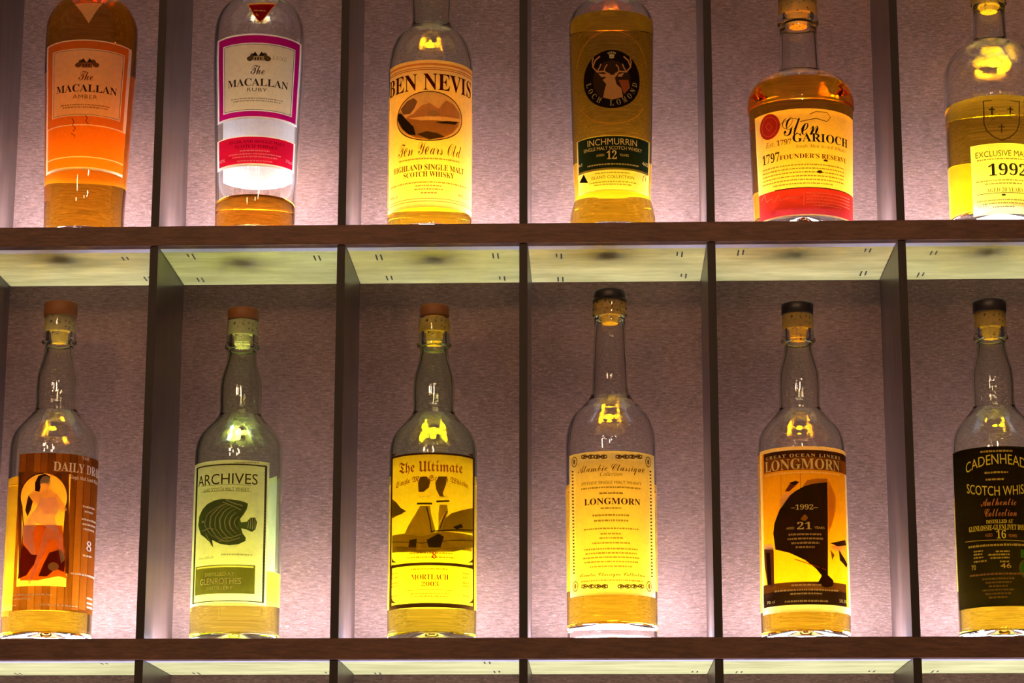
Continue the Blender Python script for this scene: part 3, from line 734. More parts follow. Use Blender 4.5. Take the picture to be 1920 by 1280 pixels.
a.text('1992', 'serif', 3.14, 51.42, 36.43, 11.72, C(70, 64, 40, 0.2), 2)
a.text('AGED 20 YEARS', 'serif', -0.58, 32.12, 33.67, 4.06, C(140, 115, 50, 0.25), 2)
a.small(-0.33, 41.27, 53.57, 1.41, C(95, 85, 40, 0.2), 2, 2)
a.small(-1.29, 38.22, 34.63, 1.41, C(95, 85, 40, 0.2), 2, 3)
a.line([(-26.79, 29.10), (26.90, 29.16)], 0.58, C(95, 85, 40, 0.2), 1)
a.ell(-2.28, 27.07, 1.92, 1.01, C(95, 85, 40, 0.2), 2)
a.small(-1.49, 22.52, 51.00, 1.22, C(95, 85, 40, 0.2), 2, 4)
a.small(-2.07, 19.48, 39.81, 1.22, C(95, 85, 40, 0.2), 2, 5)
a.text('50.1%', 'sans', -22.20, 18.17, 9.11, 3.03, C(95, 85, 40, 0.2), 2)
a.small(-2.66, 15.94, 19.35, 1.41, C(95, 85, 40, 0.2), 2, 6)
a.done()
exc_l = exc.label('back_label', 110.0, 172.9, 25.1, 79.7, 0.0450, [], C(250, 240, 180, 0.35))
exc.stopper(0.2358, 0.2498, 0.0167, CAP_BLACK, 0.0114, 0.2207, CORK)
a = Art('shield_print', exc.root, exc.P, 0.0453)
a.line([(-16.61, 118.27), (-17.13, 96.15), (-14.52, 88.63), (-8.49, 82.42), (-1.40, 79.03), (6.15, 82.15), (12.64, 88.17), (15.73, 95.65), (16.85, 117.43)], 0.96, C(60, 48, 16, 0.1), 1)
a.line([(-16.64, 117.76), (-8.83, 117.97)], 0.77, C(60, 48, 16, 0.1), 1)
a.line([(7.28, 117.18), (16.83, 116.91)], 0.77, C(60, 48, 16, 0.1), 1)
a.line([(-9.11, 111.79), (-9.48, 103.57)], 1.25, C(60, 48, 16, 0.1), 2)
a.line([(-12.12, 109.48), (-6.34, 109.02)], 1.15, C(60, 48, 16, 0.1), 2)
a.line([(7.52, 111.52), (7.13, 103.25)], 1.25, C(60, 48, 16, 0.1), 2)
a.line([(4.38, 108.83), (10.50, 109.11)], 1.15, C(60, 48, 16, 0.1), 2)
a.line([(-1.19, 94.41), (-1.56, 86.21)], 1.25, C(60, 48, 16, 0.1), 2)
a.line([(-4.21, 91.94), (1.62, 91.82)], 1.15, C(60, 48, 16, 0.1), 2)
a.line([(4.12, 103.16), (9.04, 100.26)], 0.58, C(60, 48, 16, 0.1), 1)
a.line([(-6.70, 100.80), (-10.67, 98.52)], 0.58, C(60, 48, 16, 0.1), 1)
a.done()

# ------------------------------------------------------------------ lower shelf, left to right
dly = Bottle('whisky_bottle', 'whisky bottle with brown label picturing a woman in an oval, far left of lower shelf', 'whisky bottles on the lower shelf',
    (-0.0927, 0.050, 0.0000), [(0.0283, 0.0404), (0.1012, 0.0403), (0.1673, 0.0402), (0.1784, 0.0400), (0.1854, 0.0392), (0.1910, 0.0375), (0.1960, 0.0348), (0.2016, 0.0304), (0.2067, 0.0258), (0.2112, 0.0221), (0.2158, 0.0194), (0.2219, 0.0189), (0.2300, 0.0192), (0.2382, 0.0192), (0.2484, 0.0185), (0.2586, 0.0160), (0.2677, 0.0138), (0.2753, 0.0132), (0.2779, 0.0146), (0.2789, 0.0161), (0.2814, 0.0161), (0.2824, 0.0150), (0.3044, 0.0144)],
    0.0402, PALE_GREEN, (0.92, 0.66, 0.020), 0.1490, 0.0070, (0.2784,), 0.0098, [(-25.5, 71.7, 26.7, 168.4, 0.0403)], [(77.4, 156.2, 33.2, 150.5, 0.0403)])
dly_l = dly.label('front_label', -25.5, 71.7, 26.7, 168.4, 0.0403, [(-25.5, -17.4, 26.8, 169.9, C(150, 86, 40, 0.5)), (-16.6, -9.8, 26.5, 169.0, C(130, 72, 32, 0.5)), (-9.1, -2.8, 26.3, 168.5, C(160, 96, 46, 0.5)), (-2.2, 3.7, 26.3, 168.2, C(150, 86, 40, 0.5)), (4.4, 10.2, 26.4, 168.2, C(130, 72, 32, 0.5)), (10.8, 16.7, 26.7, 168.4, C(160, 96, 46, 0.5)), (17.3, 23.4, 27.1, 168.8, C(150, 86, 40, 0.5)), (24.1, 30.5, 27.6, 169.4, C(130, 72, 32, 0.5)), (31.3, 38.7, 28.3, 170.2, C(160, 96, 46, 0.5)), (39.6, 48.8, 29.4, 171.4, C(150, 86, 40, 0.5)), (50.0, 71.7, 32.1, 173.2, C(130, 72, 32, 0.5)), (-21.5, 24.9, 48.2, 150.2, C(255, 205, 130, 0.65))], C(110, 60, 24, 0.4))
a = dly.art(dly_l, 'picture')
a.poly([(-25.97, 152.22), (0.52, 150.64), (0.57, 149.67), (-2.37, 149.48), (-5.29, 148.91), (-8.15, 147.97), (-10.91, 146.66), (-13.50, 145.02), (-15.87, 143.06), (-17.95, 140.81), (-19.66, 138.30), (-20.92, 135.58), (-21.68, 132.69), (-21.90, 129.68), (-21.55, 126.60), (-20.67, 123.52), (-19.29, 120.51), (-17.57, 76.45), (-18.34, 59.74), (-19.56, 59.82)], C(128, 74, 34, 0.35), 1)
a.poly([(23.06, 151.69), (0.52, 150.64), (0.57, 149.67), (3.47, 149.47), (6.32, 148.88), (9.05, 147.92), (11.65, 146.59), (14.05, 144.92), (16.23, 142.93), (18.14, 140.65), (19.73, 138.13), (20.98, 135.40), (21.84, 132.51), (22.29, 129.51), (22.32, 126.47), (21.93, 123.44), (21.13, 120.48), (20.12, 95.70), (23.74, 59.96), (27.32, 60.24)], C(128, 74, 34, 0.35), 1)
a.poly([(-17.57, 76.45), (-18.34, 59.74), (-17.35, 53.46), (-0.65, 52.91), (17.98, 57.20), (24.95, 55.75), (22.47, 76.64), (19.31, 102.88), (-15.63, 102.78)], C(200, 110, 40, 0.55), 1)
a.line([(0.57, 149.67), (-2.37, 149.48), (-5.29, 148.91), (-8.15, 147.97), (-10.91, 146.66), (-13.50, 145.02), (-15.87, 143.06), (-17.95, 140.81), (-19.66, 138.30), (-20.92, 135.58), (-21.68, 132.69), (-21.90, 129.68), (-21.55, 126.60), (-20.67, 123.52), (-19.29, 120.51), (-16.79, 102.85), (-17.88, 62.10)], 1.06, C(80, 40, 18, 0.2), 2)
a.poly([(-4.22, 147.30), (1.55, 149.18), (6.41, 146.81), (5.73, 140.97), (-0.94, 140.45), (-2.52, 132.70), (-6.56, 133.77), (-6.93, 141.06)], C(70, 36, 20, 0.15), 4)
a.ell(2.41, 140.93, 4.79, 6.31, C(255, 214, 150, 0.65), 5)
a.poly([(-2.57, 133.67), (6.00, 135.15), (12.76, 131.51), (18.86, 123.63), (23.12, 117.19), (19.25, 114.95), (12.31, 120.35), (10.77, 112.55), (3.20, 113.34), (-2.85, 119.15), (-9.21, 125.15), (-14.38, 120.58), (-16.87, 123.65), (-10.63, 132.00)], C(255, 214, 150, 0.65), 4)
a.poly([(-1.26, 126.87), (11.97, 128.08), (16.15, 119.58), (11.88, 108.73), (17.22, 95.51), (10.65, 94.23), (3.71, 102.25), (-4.11, 104.70), (-6.64, 95.14), (-3.69, 75.87), (-7.75, 76.93), (-15.96, 88.83), (-17.84, 100.52), (-10.56, 110.70), (-4.78, 118.23)], C(250, 225, 195, 0.6), 5)
a.poly([(4.72, 100.82), (13.34, 97.23), (19.19, 94.68), (22.19, 71.82), (19.39, 68.76), (14.62, 89.60), (8.01, 90.31), (4.74, 79.69), (-1.98, 60.55), (-7.30, 48.26), (-9.46, 50.23), (-4.21, 66.32), (0.69, 85.42)], C(255, 214, 150, 0.65), 6)
a.poly([(-15.79, 85.94), (-6.68, 75.94), (-1.74, 75.85), (-4.26, 67.27), (-10.92, 57.92), (-19.85, 54.58), (-18.48, 71.71)], C(130, 44, 22, 0.4), 5)
a.poly([(8.57, 77.85), (17.87, 81.13), (23.19, 71.89), (22.68, 61.32), (14.83, 63.73), (7.65, 56.79), (0.13, 56.72), (3.48, 66.28)], C(120, 42, 20, 0.4), 5)
a.poly([(-12.70, 130.17), (-8.12, 124.13), (-9.81, 116.46), (-12.72, 110.81), (-15.30, 116.76)], C(90, 50, 26, 0.2), 6)
a.ell(12.87, 65.55, 4.70, 3.82, C(244, 180, 90, 0.5), 7)
a.done()
a = dly.art(dly_l, 'lettering')
a.text('THE', 'sans', 40.32, 166.05, 9.49, 2.93, C(255, 240, 215, 0.1), 2)
a.text('DAILY DRAM', 'serif', 40.28, 156.43, 62.76, 8.27, C(255, 240, 215, 0.1), 2)
a.text('Single Malt Scotch Whisky', 'italic', 44.39, 147.17, 41.08, 4.37, C(255, 240, 215, 0.1), 2)
a.small(49.20, 122.56, 19.89, 1.88, C(255, 240, 215, 0.1), 2, 0)
a.small(48.53, 118.21, 14.02, 1.88, C(255, 240, 215, 0.1), 2, 1)
a.small(51.92, 110.97, 26.62, 1.88, C(255, 240, 215, 0.1), 2, 2)
a.small(51.52, 106.63, 24.04, 1.88, C(255, 240, 215, 0.1), 2, 3)
a.small(50.69, 102.30, 19.19, 1.88, C(255, 240, 215, 0.1), 2, 4)
a.text('8', 'serif', 50.29, 87.39, 8.41, 9.12, C(255, 240, 215, 0.1), 2)
a.small(48.91, 78.40, 14.15, 1.88, C(255, 240, 215, 0.1), 2, 8)
a.small(50.32, 60.79, 42.74, 1.88, C(255, 240, 215, 0.1), 2, 9)
a.small(-6.43, 40.59, 39.86, 1.41, C(255, 240, 215, 0.1), 2, 10)
a.small(-16.26, 37.15, 21.09, 1.41, C(255, 240, 215, 0.1), 2, 11)
a.small(19.34, 31.50, 36.95, 1.41, C(255, 240, 215, 0.1), 2, 12)
a.small(-23.72, 31.47, 8.25, 1.41, C(255, 240, 215, 0.1), 2, 13)
a.small(56.36, 40.70, 12.74, 1.88, C(255, 240, 215, 0.1), 2, 1136)
a.small(56.95, 36.43, 13.23, 1.88, C(255, 240, 215, 0.1), 2, 1145)
a.small(57.51, 32.63, 13.73, 1.88, C(255, 240, 215, 0.1), 2, 1153)
a.done()
dly_l = dly.label('back_label', 77.4, 156.2, 33.2, 150.5, 0.0403, [], C(255, 240, 190, 0.35))
dly.stopper(0.3039, 0.3172, 0.0154, CAP_BROWN, 0.0102, 0.2799, CORK_PALE)
fsh = Bottle('whisky_bottle', 'greenish whisky bottle with a pale label showing a striped angelfish', 'whisky bottles on the lower shelf',
    (0.0758, 0.064, 0.0000), [(0.0295, 0.0405), (0.1027, 0.0405), (0.1657, 0.0404), (0.1766, 0.0402), (0.1836, 0.0393), (0.1890, 0.0376), (0.1940, 0.0349), (0.1995, 0.0305), (0.2044, 0.0259), (0.2089, 0.0222), (0.2134, 0.0195), (0.2194, 0.0190), (0.2274, 0.0193), (0.2354, 0.0193), (0.2455, 0.0186), (0.2556, 0.0161), (0.2647, 0.0139), (0.2723, 0.0133), (0.2749, 0.0146), (0.2759, 0.0161), (0.2785, 0.0161), (0.2795, 0.0150), (0.3015, 0.0144)],
    0.0405, GREENISH, (0.92, 0.78, 0.10), 0.0650, 0.0070, (0.2769,), 0.0098, [(-52.2, 36.2, 33.2, 163.6, 0.0405)], [(83.3, 176.5, 39.2, 159.1, 0.0405)])
fsh_l = fsh.label('front_label', -52.2, 36.2, 33.2, 163.6, 0.0405, [(-44.2, 33.6, 35.6, 160.1, C(70, 72, 40, 0.2)), (-40.1, 31.2, 36.5, 158.9, C(228, 224, 176, 0.5)), (-38.6, 23.5, 42.7, 68.6, C(98, 96, 36, 0.35)), (-36.8, 21.9, 66.2, 67.6, C(200, 190, 100, 0.4))], C(232, 226, 182, 0.5))
a = fsh.art(fsh_l, 'lettering')
a.text('ARCHIVES', 'sans', -7.29, 146.48, 61.87, 9.76, C(72, 66, 34, 0.15), 2)
a.text('RARE SCOTCH MALT WHISKY', 'sans', -6.54, 136.75, 44.57, 3.41, C(120, 116, 70, 0.25), 2)
a.line([(-32.96, 141.48), (17.64, 140.67)], 0.38, C(150, 146, 100, 0.3), 1)
a.line([(-32.65, 136.05), (17.80, 134.83)], 0.38, C(150, 146, 100, 0.3), 1)
a.small(6.29, 77.72, 28.09, 1.41, C(150, 140, 90, 0.3), 2, 1)
a.text('Angelfish', 'italic', -25.16, 75.38, 20.35, 2.90, C(160, 152, 110, 0.3), 2)
a.text('DISTILLED AT', 'sans', -9.77, 60.09, 28.31, 2.88, C(230, 222, 150, 0.2), 2)
a.text('GLENROTHES', 'sans', -9.62, 53.83, 40.67, 5.51, C(230, 222, 150, 0.2), 2)
a.text('DISTILLERY', 'sans', -9.10, 47.63, 24.83, 2.87, C(230, 222, 150, 0.2), 2)
a.line([(30.28, 159.99), (31.77, 160.18)], 0.77, C(120, 112, 70, 0.25), 2)
a.line([(30.33, 156.90), (31.82, 157.09)], 0.77, C(120, 112, 70, 0.25), 2)
a.line([(30.39, 153.82), (31.88, 154.00)], 0.77, C(120, 112, 70, 0.25), 2)
a.line([(30.44, 150.74), (31.94, 150.92)], 0.77, C(120, 112, 70, 0.25), 2)
a.line([(30.50, 147.65), (31.99, 147.83)], 0.77, C(120, 112, 70, 0.25), 2)
a.line([(30.55, 144.57), (32.05, 144.75)], 0.77, C(120, 112, 70, 0.25), 2)
a.line([(30.61, 141.50), (32.10, 141.67)], 0.77, C(120, 112, 70, 0.25), 2)
a.line([(30.66, 138.42), (32.16, 138.60)], 0.77, C(120, 112, 70, 0.25), 2)
a.line([(30.72, 135.35), (32.22, 135.52)], 0.77, C(120, 112, 70, 0.25), 2)
a.line([(30.77, 132.27), (32.27, 132.45)], 0.77, C(120, 112, 70, 0.25), 2)
a.line([(30.83, 129.20), (32.33, 129.38)], 0.77, C(120, 112, 70, 0.25), 2)
a.line([(30.88, 126.14), (32.38, 126.31)], 0.77, C(120, 112, 70, 0.25), 2)
a.line([(30.94, 123.07), (32.44, 123.24)], 0.77, C(120, 112, 70, 0.25), 2)
a.line([(30.99, 120.01), (32.50, 120.18)], 0.77, C(120, 112, 70, 0.25), 2)
a.line([(31.05, 116.94), (32.55, 117.11)], 0.77, C(120, 112, 70, 0.25), 2)
a.line([(31.10, 113.88), (32.61, 114.05)], 0.77, C(120, 112, 70, 0.25), 2)
a.line([(31.16, 110.82), (32.67, 110.99)], 0.77, C(120, 112, 70, 0.25), 2)
a.line([(31.22, 107.77), (32.72, 107.93)], 0.77, C(120, 112, 70, 0.25), 2)
a.line([(31.27, 104.71), (32.78, 104.88)], 0.77, C(120, 112, 70, 0.25), 2)
a.line([(31.33, 101.66), (32.83, 101.82)], 0.77, C(120, 112, 70, 0.25), 2)
a.line([(31.38, 98.61), (32.89, 98.77)], 0.77, C(120, 112, 70, 0.25), 2)
a.line([(31.44, 95.56), (32.95, 95.72)], 0.77, C(120, 112, 70, 0.25), 2)
a.line([(31.50, 92.51), (33.01, 92.67)], 0.77, C(120, 112, 70, 0.25), 2)
a.line([(31.56, 89.47), (33.07, 89.63)], 0.77, C(120, 112, 70, 0.25), 2)
a.line([(31.61, 86.43), (33.13, 86.58)], 0.77, C(120, 112, 70, 0.25), 2)
a.line([(31.67, 83.39), (33.19, 83.54)], 0.77, C(120, 112, 70, 0.25), 2)
a.line([(31.73, 80.35), (33.24, 80.50)], 0.77, C(120, 112, 70, 0.25), 2)
a.line([(31.79, 77.31), (33.30, 77.46)], 0.77, C(120, 112, 70, 0.25), 2)
a.line([(31.84, 74.27), (33.36, 74.43)], 0.77, C(120, 112, 70, 0.25), 2)
a.line([(31.90, 71.24), (33.42, 71.39)], 0.77, C(120, 112, 70, 0.25), 2)
a.line([(31.96, 68.21), (33.48, 68.36)], 0.77, C(120, 112, 70, 0.25), 2)
a.line([(32.02, 65.18), (33.54, 65.33)], 0.77, C(120, 112, 70, 0.25), 2)
a.line([(32.07, 62.15), (33.60, 62.30)], 0.77, C(120, 112, 70, 0.25), 2)
a.line([(32.13, 59.13), (33.66, 59.27)], 0.77, C(120, 112, 70, 0.25), 2)
a.line([(32.19, 56.10), (33.71, 56.25)], 0.77, C(120, 112, 70, 0.25), 2)
a.line([(32.25, 53.08), (33.77, 53.23)], 0.77, C(120, 112, 70, 0.25), 2)
a.line([(32.30, 50.06), (33.83, 50.20)], 0.77, C(120, 112, 70, 0.25), 2)
a.line([(32.36, 47.04), (33.89, 47.18)], 0.77, C(120, 112, 70, 0.25), 2)
a.line([(32.42, 44.03), (33.95, 44.17)], 0.77, C(120, 112, 70, 0.25), 2)
a.line([(32.48, 41.01), (34.01, 41.15)], 0.77, C(120, 112, 70, 0.25), 2)
a.line([(2.04, 161.58), (2.07, 160.36)], 0.48, C(120, 112, 70, 0.25), 2)
a.line([(3.29, 161.59), (3.32, 160.37)], 0.48, C(120, 112, 70, 0.25), 2)
a.line([(4.54, 161.61), (4.57, 160.38)], 0.48, C(120, 112, 70, 0.25), 2)
a.line([(5.78, 161.63), (5.82, 160.41)], 0.48, C(120, 112, 70, 0.25), 2)
a.line([(7.03, 161.66), (7.07, 160.44)], 0.48, C(120, 112, 70, 0.25), 2)
a.line([(8.28, 161.70), (8.31, 160.47)], 0.48, C(120, 112, 70, 0.25), 2)
a.line([(9.53, 161.74), (9.56, 160.52)], 0.48, C(120, 112, 70, 0.25), 2)
a.line([(10.79, 161.79), (10.82, 160.57)], 0.48, C(120, 112, 70, 0.25), 2)
a.line([(12.05, 161.85), (12.08, 160.63)], 0.48, C(120, 112, 70, 0.25), 2)
a.line([(13.31, 161.91), (13.35, 160.69)], 0.48, C(120, 112, 70, 0.25), 2)
a.line([(14.59, 161.99), (14.62, 160.77)], 0.48, C(120, 112, 70, 0.25), 2)
a.line([(15.87, 162.07), (15.90, 160.85)], 0.48, C(120, 112, 70, 0.25), 2)
a.line([(17.16, 162.16), (17.20, 160.93)], 0.48, C(120, 112, 70, 0.25), 2)
a.line([(18.47, 162.25), (18.50, 161.03)], 0.48, C(120, 112, 70, 0.25), 2)
a.line([(19.79, 162.36), (19.83, 161.14)], 0.48, C(120, 112, 70, 0.25), 2)
a.line([(21.13, 162.47), (21.16, 161.25)], 0.48, C(120, 112, 70, 0.25), 2)
a.line([(22.49, 162.59), (22.52, 161.37)], 0.48, C(120, 112, 70, 0.25), 2)
a.line([(23.87, 162.73), (23.90, 161.50)], 0.48, C(120, 112, 70, 0.25), 2)
a.done()
a = fsh.art(fsh_l, 'picture')
a.poly([(-36.26, 106.23), (-34.89, 114.34), (-30.17, 120.12), (-24.00, 124.33), (-16.27, 127.09), (-8.82, 128.14), (-0.86, 127.45), (6.84, 126.54), (12.15, 125.27), (15.11, 123.96), (14.26, 119.06), (11.49, 114.08), (8.25, 109.60), (9.29, 106.73), (14.09, 107.41), (17.92, 111.51), (21.99, 111.80), (24.21, 107.62), (22.80, 101.20), (19.28, 98.53), (13.78, 100.62), (9.43, 101.42), (10.99, 96.64), (13.99, 92.91), (13.58, 89.99), (7.44, 86.89), (-0.63, 85.86), (-9.58, 87.50), (-17.24, 91.29), (-15.87, 84.44), (-20.09, 89.56), (-25.33, 93.87), (-31.35, 97.39)], C(92, 110, 56, 0.3), 1)
a.line([(7.39, 112.18), (6.34, 111.65), (5.55, 110.85), (4.80, 110.04), (4.09, 109.20), (3.75, 108.19), (3.58, 107.16), (3.37, 106.13), (3.51, 105.08), (3.94, 104.10), (4.32, 103.10), (4.91, 102.18), (5.81, 101.47), (6.71, 100.79), (7.67, 100.15)], 1.06, C(206, 208, 140, 0.5), 2, taper=True)
a.line([(5.18, 115.65), (3.66, 114.67), (2.41, 113.47), (1.08, 112.32), (0.09, 110.92), (-0.36, 109.32), (-0.85, 107.76), (-1.12, 106.13), (-0.71, 104.49), (-0.20, 102.91), (0.34, 101.31), (1.46, 99.95), (2.81, 98.79), (4.11, 97.57), (5.72, 96.70)], 1.54, C(206, 208, 140, 0.5), 2, taper=True)
a.line([(3.01, 118.66), (1.06, 117.26), (-0.86, 115.87), (-2.71, 114.38), (-3.81, 112.43), (-4.60, 110.41), (-5.47, 108.38), (-5.54, 106.20), (-4.99, 104.06), (-4.57, 101.90), (-3.62, 99.83), (-1.94, 98.09), (-0.32, 96.38), (1.49, 94.77), (3.82, 93.81)], 1.06, C(206, 208, 140, 0.5), 2, taper=True)
a.line([(0.95, 121.11), (-1.60, 119.53), (-4.29, 118.08), (-6.43, 116.13), (-7.75, 113.77), (-9.19, 111.48), (-10.18, 109.00), (-9.96, 106.35), (-9.59, 103.75), (-9.12, 101.11), (-7.50, 98.69), (-5.49, 96.51), (-3.61, 94.27), (-1.05, 92.51), (1.92, 91.37)], 1.54, C(206, 208, 140, 0.5), 2, taper=True)
a.line([(-1.05, 122.66), (-4.43, 121.23), (-7.75, 119.62), (-10.06, 117.28), (-12.01, 114.82), (-14.10, 112.37), (-14.87, 109.53), (-14.66, 106.60), (-14.68, 103.68), (-13.69, 100.75), (-11.45, 98.07), (-9.37, 95.43), (-6.92, 92.93), (-3.53, 91.16), (-0.11, 89.64)], 1.06, C(206, 208, 140, 0.5), 2, taper=True)
a.line([(-3.12, 123.49), (-7.40, 122.27), (-11.08, 120.38), (-13.80, 117.94), (-16.80, 115.63), (-19.17, 113.03), (-19.69, 109.98), (-20.06, 106.98), (-20.16, 103.89), (-18.27, 100.80), (-15.81, 97.89), (-13.56, 94.94), (-10.14, 92.45), (-6.08, 90.56), (-2.29, 88.63)], 1.54, C(206, 208, 140, 0.5), 2, taper=True)
a.line([(-5.35, 123.26), (-10.35, 122.07), (-14.30, 120.06), (-18.02, 117.97), (-22.06, 115.92), (-24.30, 113.27), (-25.19, 110.38), (-26.47, 107.55), (-25.90, 104.48), (-23.21, 101.40), (-20.89, 98.39), (-17.89, 95.46), (-13.33, 93.10), (-8.92, 90.97), (-4.56, 88.94)], 1.06, C(206, 208, 140, 0.5), 2, taper=True)
a.line([(15.00, 109.88), (16.08, 106.07), (15.22, 101.66)], 0.72, C(206, 208, 140, 0.5), 2)
a.line([(17.20, 110.49), (18.07, 106.19), (17.45, 101.31)], 0.72, C(206, 208, 140, 0.5), 2)
a.line([(19.44, 111.13), (20.08, 106.33), (19.72, 100.97)], 0.72, C(206, 208, 140, 0.5), 2)
a.line([(21.76, 110.82), (22.14, 106.48), (22.01, 101.63)], 0.72, C(206, 208, 140, 0.5), 2)
a.line([(-4.76, 127.03), (3.10, 123.57), (10.32, 121.79)], 0.77, C(206, 208, 140, 0.5), 2)
a.line([(-7.71, 125.18), (1.24, 121.62), (8.98, 117.86)], 0.77, C(206, 208, 140, 0.5), 2)
a.line([(-10.69, 89.96), (-0.74, 89.71), (8.71, 92.70)], 0.77, C(206, 208, 140, 0.5), 2)
a.line([(-6.69, 92.23), (2.04, 93.08), (9.57, 96.11)], 0.77, C(206, 208, 140, 0.5), 2)
a.ell(-28.84, 108.77, 1.64, 1.08, C(206, 208, 140, 0.5), 3)
a.line([(-24.83, 97.69), (-20.77, 91.54), (-17.60, 85.52)], 0.67, C(206, 208, 140, 0.5), 2)
a.line([(-29.16, 100.06), (-21.19, 102.22), (-15.34, 100.83)], 0.86, C(206, 208, 140, 0.5), 2)
a.done()
fsh_l = fsh.label('back_label', 83.3, 176.5, 39.2, 159.1, 0.0405, [], C(252, 252, 240, 0.35))
fsh.stopper(0.3030, 0.3138, 0.0144, CAP_BROWN, 0.0097, 0.2790, CORK_PALE)
kil = Bottle('whisky_bottle', 'yellow green whisky bottle with two rounded yellow label panels showing kiln towers', 'whisky bottles on the lower shelf',
    (0.2552, 0.058, 0.0000), [(0.0283, 0.0403), (0.1010, 0.0402), (0.1650, 0.0401), (0.1759, 0.0399), (0.1829, 0.0391), (0.1884, 0.0374), (0.1933, 0.0348), (0.1988, 0.0304), (0.2038, 0.0257), (0.2083, 0.0221), (0.2128, 0.0194), (0.2188, 0.0189), (0.2269, 0.0192), (0.2349, 0.0192), (0.2450, 0.0185), (0.2551, 0.0160), (0.2642, 0.0138), (0.2718, 0.0132), (0.2743, 0.0146), (0.2753, 0.0160), (0.2778, 0.0160), (0.2789, 0.0149), (0.3007, 0.0144)],
    0.0399, GREENISH, (0.92, 0.76, 0.03), 0.1517, 0.0070, (0.2773,), 0.0098, [(-47.4, 51.0, 29.1, 168.4, 0.0402)], [(82.9, 169.9, 35.0, 160.1, 0.0402)])
kil_l = kil.label('front_label', -47.4, 51.0, 29.1, 168.4, 0.0402, [(-43.4, 47.1, 69.0, 166.6, C(255, 222, 70, 0.6)), (-41.7, 47.8, 32.9, 66.4, C(255, 222, 70, 0.6))], C(84, 52, 20, 0.2))
a = kil.art(kil_l, 'label_corner')
a.poly([(-45.93, 171.50), (-35.87, 169.87), (-40.55, 169.17), (-43.68, 168.40), (-45.47, 166.24)], C(84, 52, 20, 0.2), 1)
a.done()
a = kil.art(kil_l, 'label_corner')
a.poly([(47.25, 171.33), (38.62, 169.94), (42.85, 169.17), (45.56, 168.33), (47.11, 166.13)], C(84, 52, 20, 0.2), 1)
a.done()
a = kil.art(kil_l, 'label_corner')
a.poly([(-42.30, 71.75), (-33.69, 70.74), (-37.96, 72.62), (-40.75, 74.21), (-42.46, 76.83)], C(84, 52, 20, 0.2), 1)
a.done()
a = kil.art(kil_l, 'label_corner')
a.poly([(47.91, 72.19), (39.23, 71.12), (43.49, 73.03), (46.24, 74.63), (47.86, 77.26)], C(84, 52, 20, 0.2), 1)
a.done()
a = kil.art(kil_l, 'label_corner')
a.poly([(-42.58, 69.61), (-33.88, 68.60), (-38.12, 67.68), (-40.84, 66.75), (-42.41, 64.54)], C(84, 52, 20, 0.2), 1)
a.done()
a = kil.art(kil_l, 'label_corner')
a.poly([(47.93, 70.03), (39.25, 68.96), (43.53, 68.07), (46.31, 67.17), (47.98, 64.97)], C(84, 52, 20, 0.2), 1)
a.done()
a = kil.art(kil_l, 'label_corner')
a.poly([(-41.51, 35.18), (-33.16, 34.33), (-37.33, 36.12), (-40.02, 37.64), (-41.66, 40.21)], C(84, 52, 20, 0.2), 1)
a.done()
a = kil.art(kil_l, 'label_corner')
a.poly([(48.29, 35.71), (39.52, 34.75), (43.81, 36.59), (46.59, 38.15), (48.23, 40.73)], C(84, 52, 20, 0.2), 1)
a.done()
a = kil.art(kil_l, 'lettering')
a.text('The Ultimate', 'fraktur', -0.17, 154.71, 63.41, 12.64, C(190, 100, 8, 0.12), 2)
a.text('Single Malt Scotch Whisky', 'fraktur', 1.15, 140.15, 75.10, 6.30, C(190, 100, 8, 0.12), 2, bend=4.36)
a.small(1.22, 77.57, 39.65, 1.41, C(150, 90, 15, 0.12), 2, 1)
a.small(1.21, 73.75, 44.04, 1.41, C(150, 90, 15, 0.12), 2, 2)
a.text('8', 'serif', 4.27, 75.68, 4.27, 6.69, C(190, 70, 10, 0.3), 3)
a.text('MORTLACH', 'serif', 0.44, 56.11, 34.25, 4.76, C(165, 45, 10, 0.08), 2)
a.text('2003', 'serif', 0.67, 49.93, 15.24, 4.28, C(180, 80, 10, 0.1), 2)
a.small(-0.14, 63.25, 33.28, 1.41, C(140, 85, 15, 0.12), 2, 3)
a.line([(-21.53, 44.56), (22.37, 44.47)], 0.43, C(150, 100, 20, 0.3), 1)
a.small(0.57, 41.38, 35.23, 1.22, C(140, 85, 15, 0.12), 2, 5)
a.small(0.60, 39.01, 35.21, 1.22, C(140, 85, 15, 0.12), 2, 6)
a.small(-36.72, 61.17, 10.55, 1.41, C(100, 64, 16, 0.1), 2, 20)
a.small(37.38, 61.03, 9.70, 1.60, C(100, 64, 16, 0.1), 2, 40)
a.small(-36.62, 57.32, 10.51, 1.41, C(100, 64, 16, 0.1), 2, 21)
a.small(37.41, 57.20, 9.70, 1.60, C(100, 64, 16, 0.1), 2, 41)
a.small(-36.50, 52.52, 10.45, 1.41, C(100, 64, 16, 0.1), 2, 22)
a.small(37.45, 52.42, 9.71, 1.60, C(100, 64, 16, 0.1), 2, 42)
a.small(-36.43, 49.64, 10.42, 1.41, C(100, 64, 16, 0.1), 2, 23)
a.small(37.47, 49.55, 9.71, 1.60, C(100, 64, 16, 0.1), 2, 43)
a.small(-36.22, 41.02, 10.32, 1.41, C(100, 64, 16, 0.1), 2, 24)
a.small(37.54, 40.96, 9.72, 1.60, C(100, 64, 16, 0.1), 2, 44)
a.done()
a = kil.art(kil_l, 'picture')
a.poly([(-42.50, 96.18), (-23.47, 95.94), (-7.40, 93.03), (9.83, 96.88), (47.32, 96.54), (47.43, 85.90), (22.11, 79.32), (-7.24, 77.70), (-42.02, 80.64)], C(150, 124, 18, 0.35), 1)
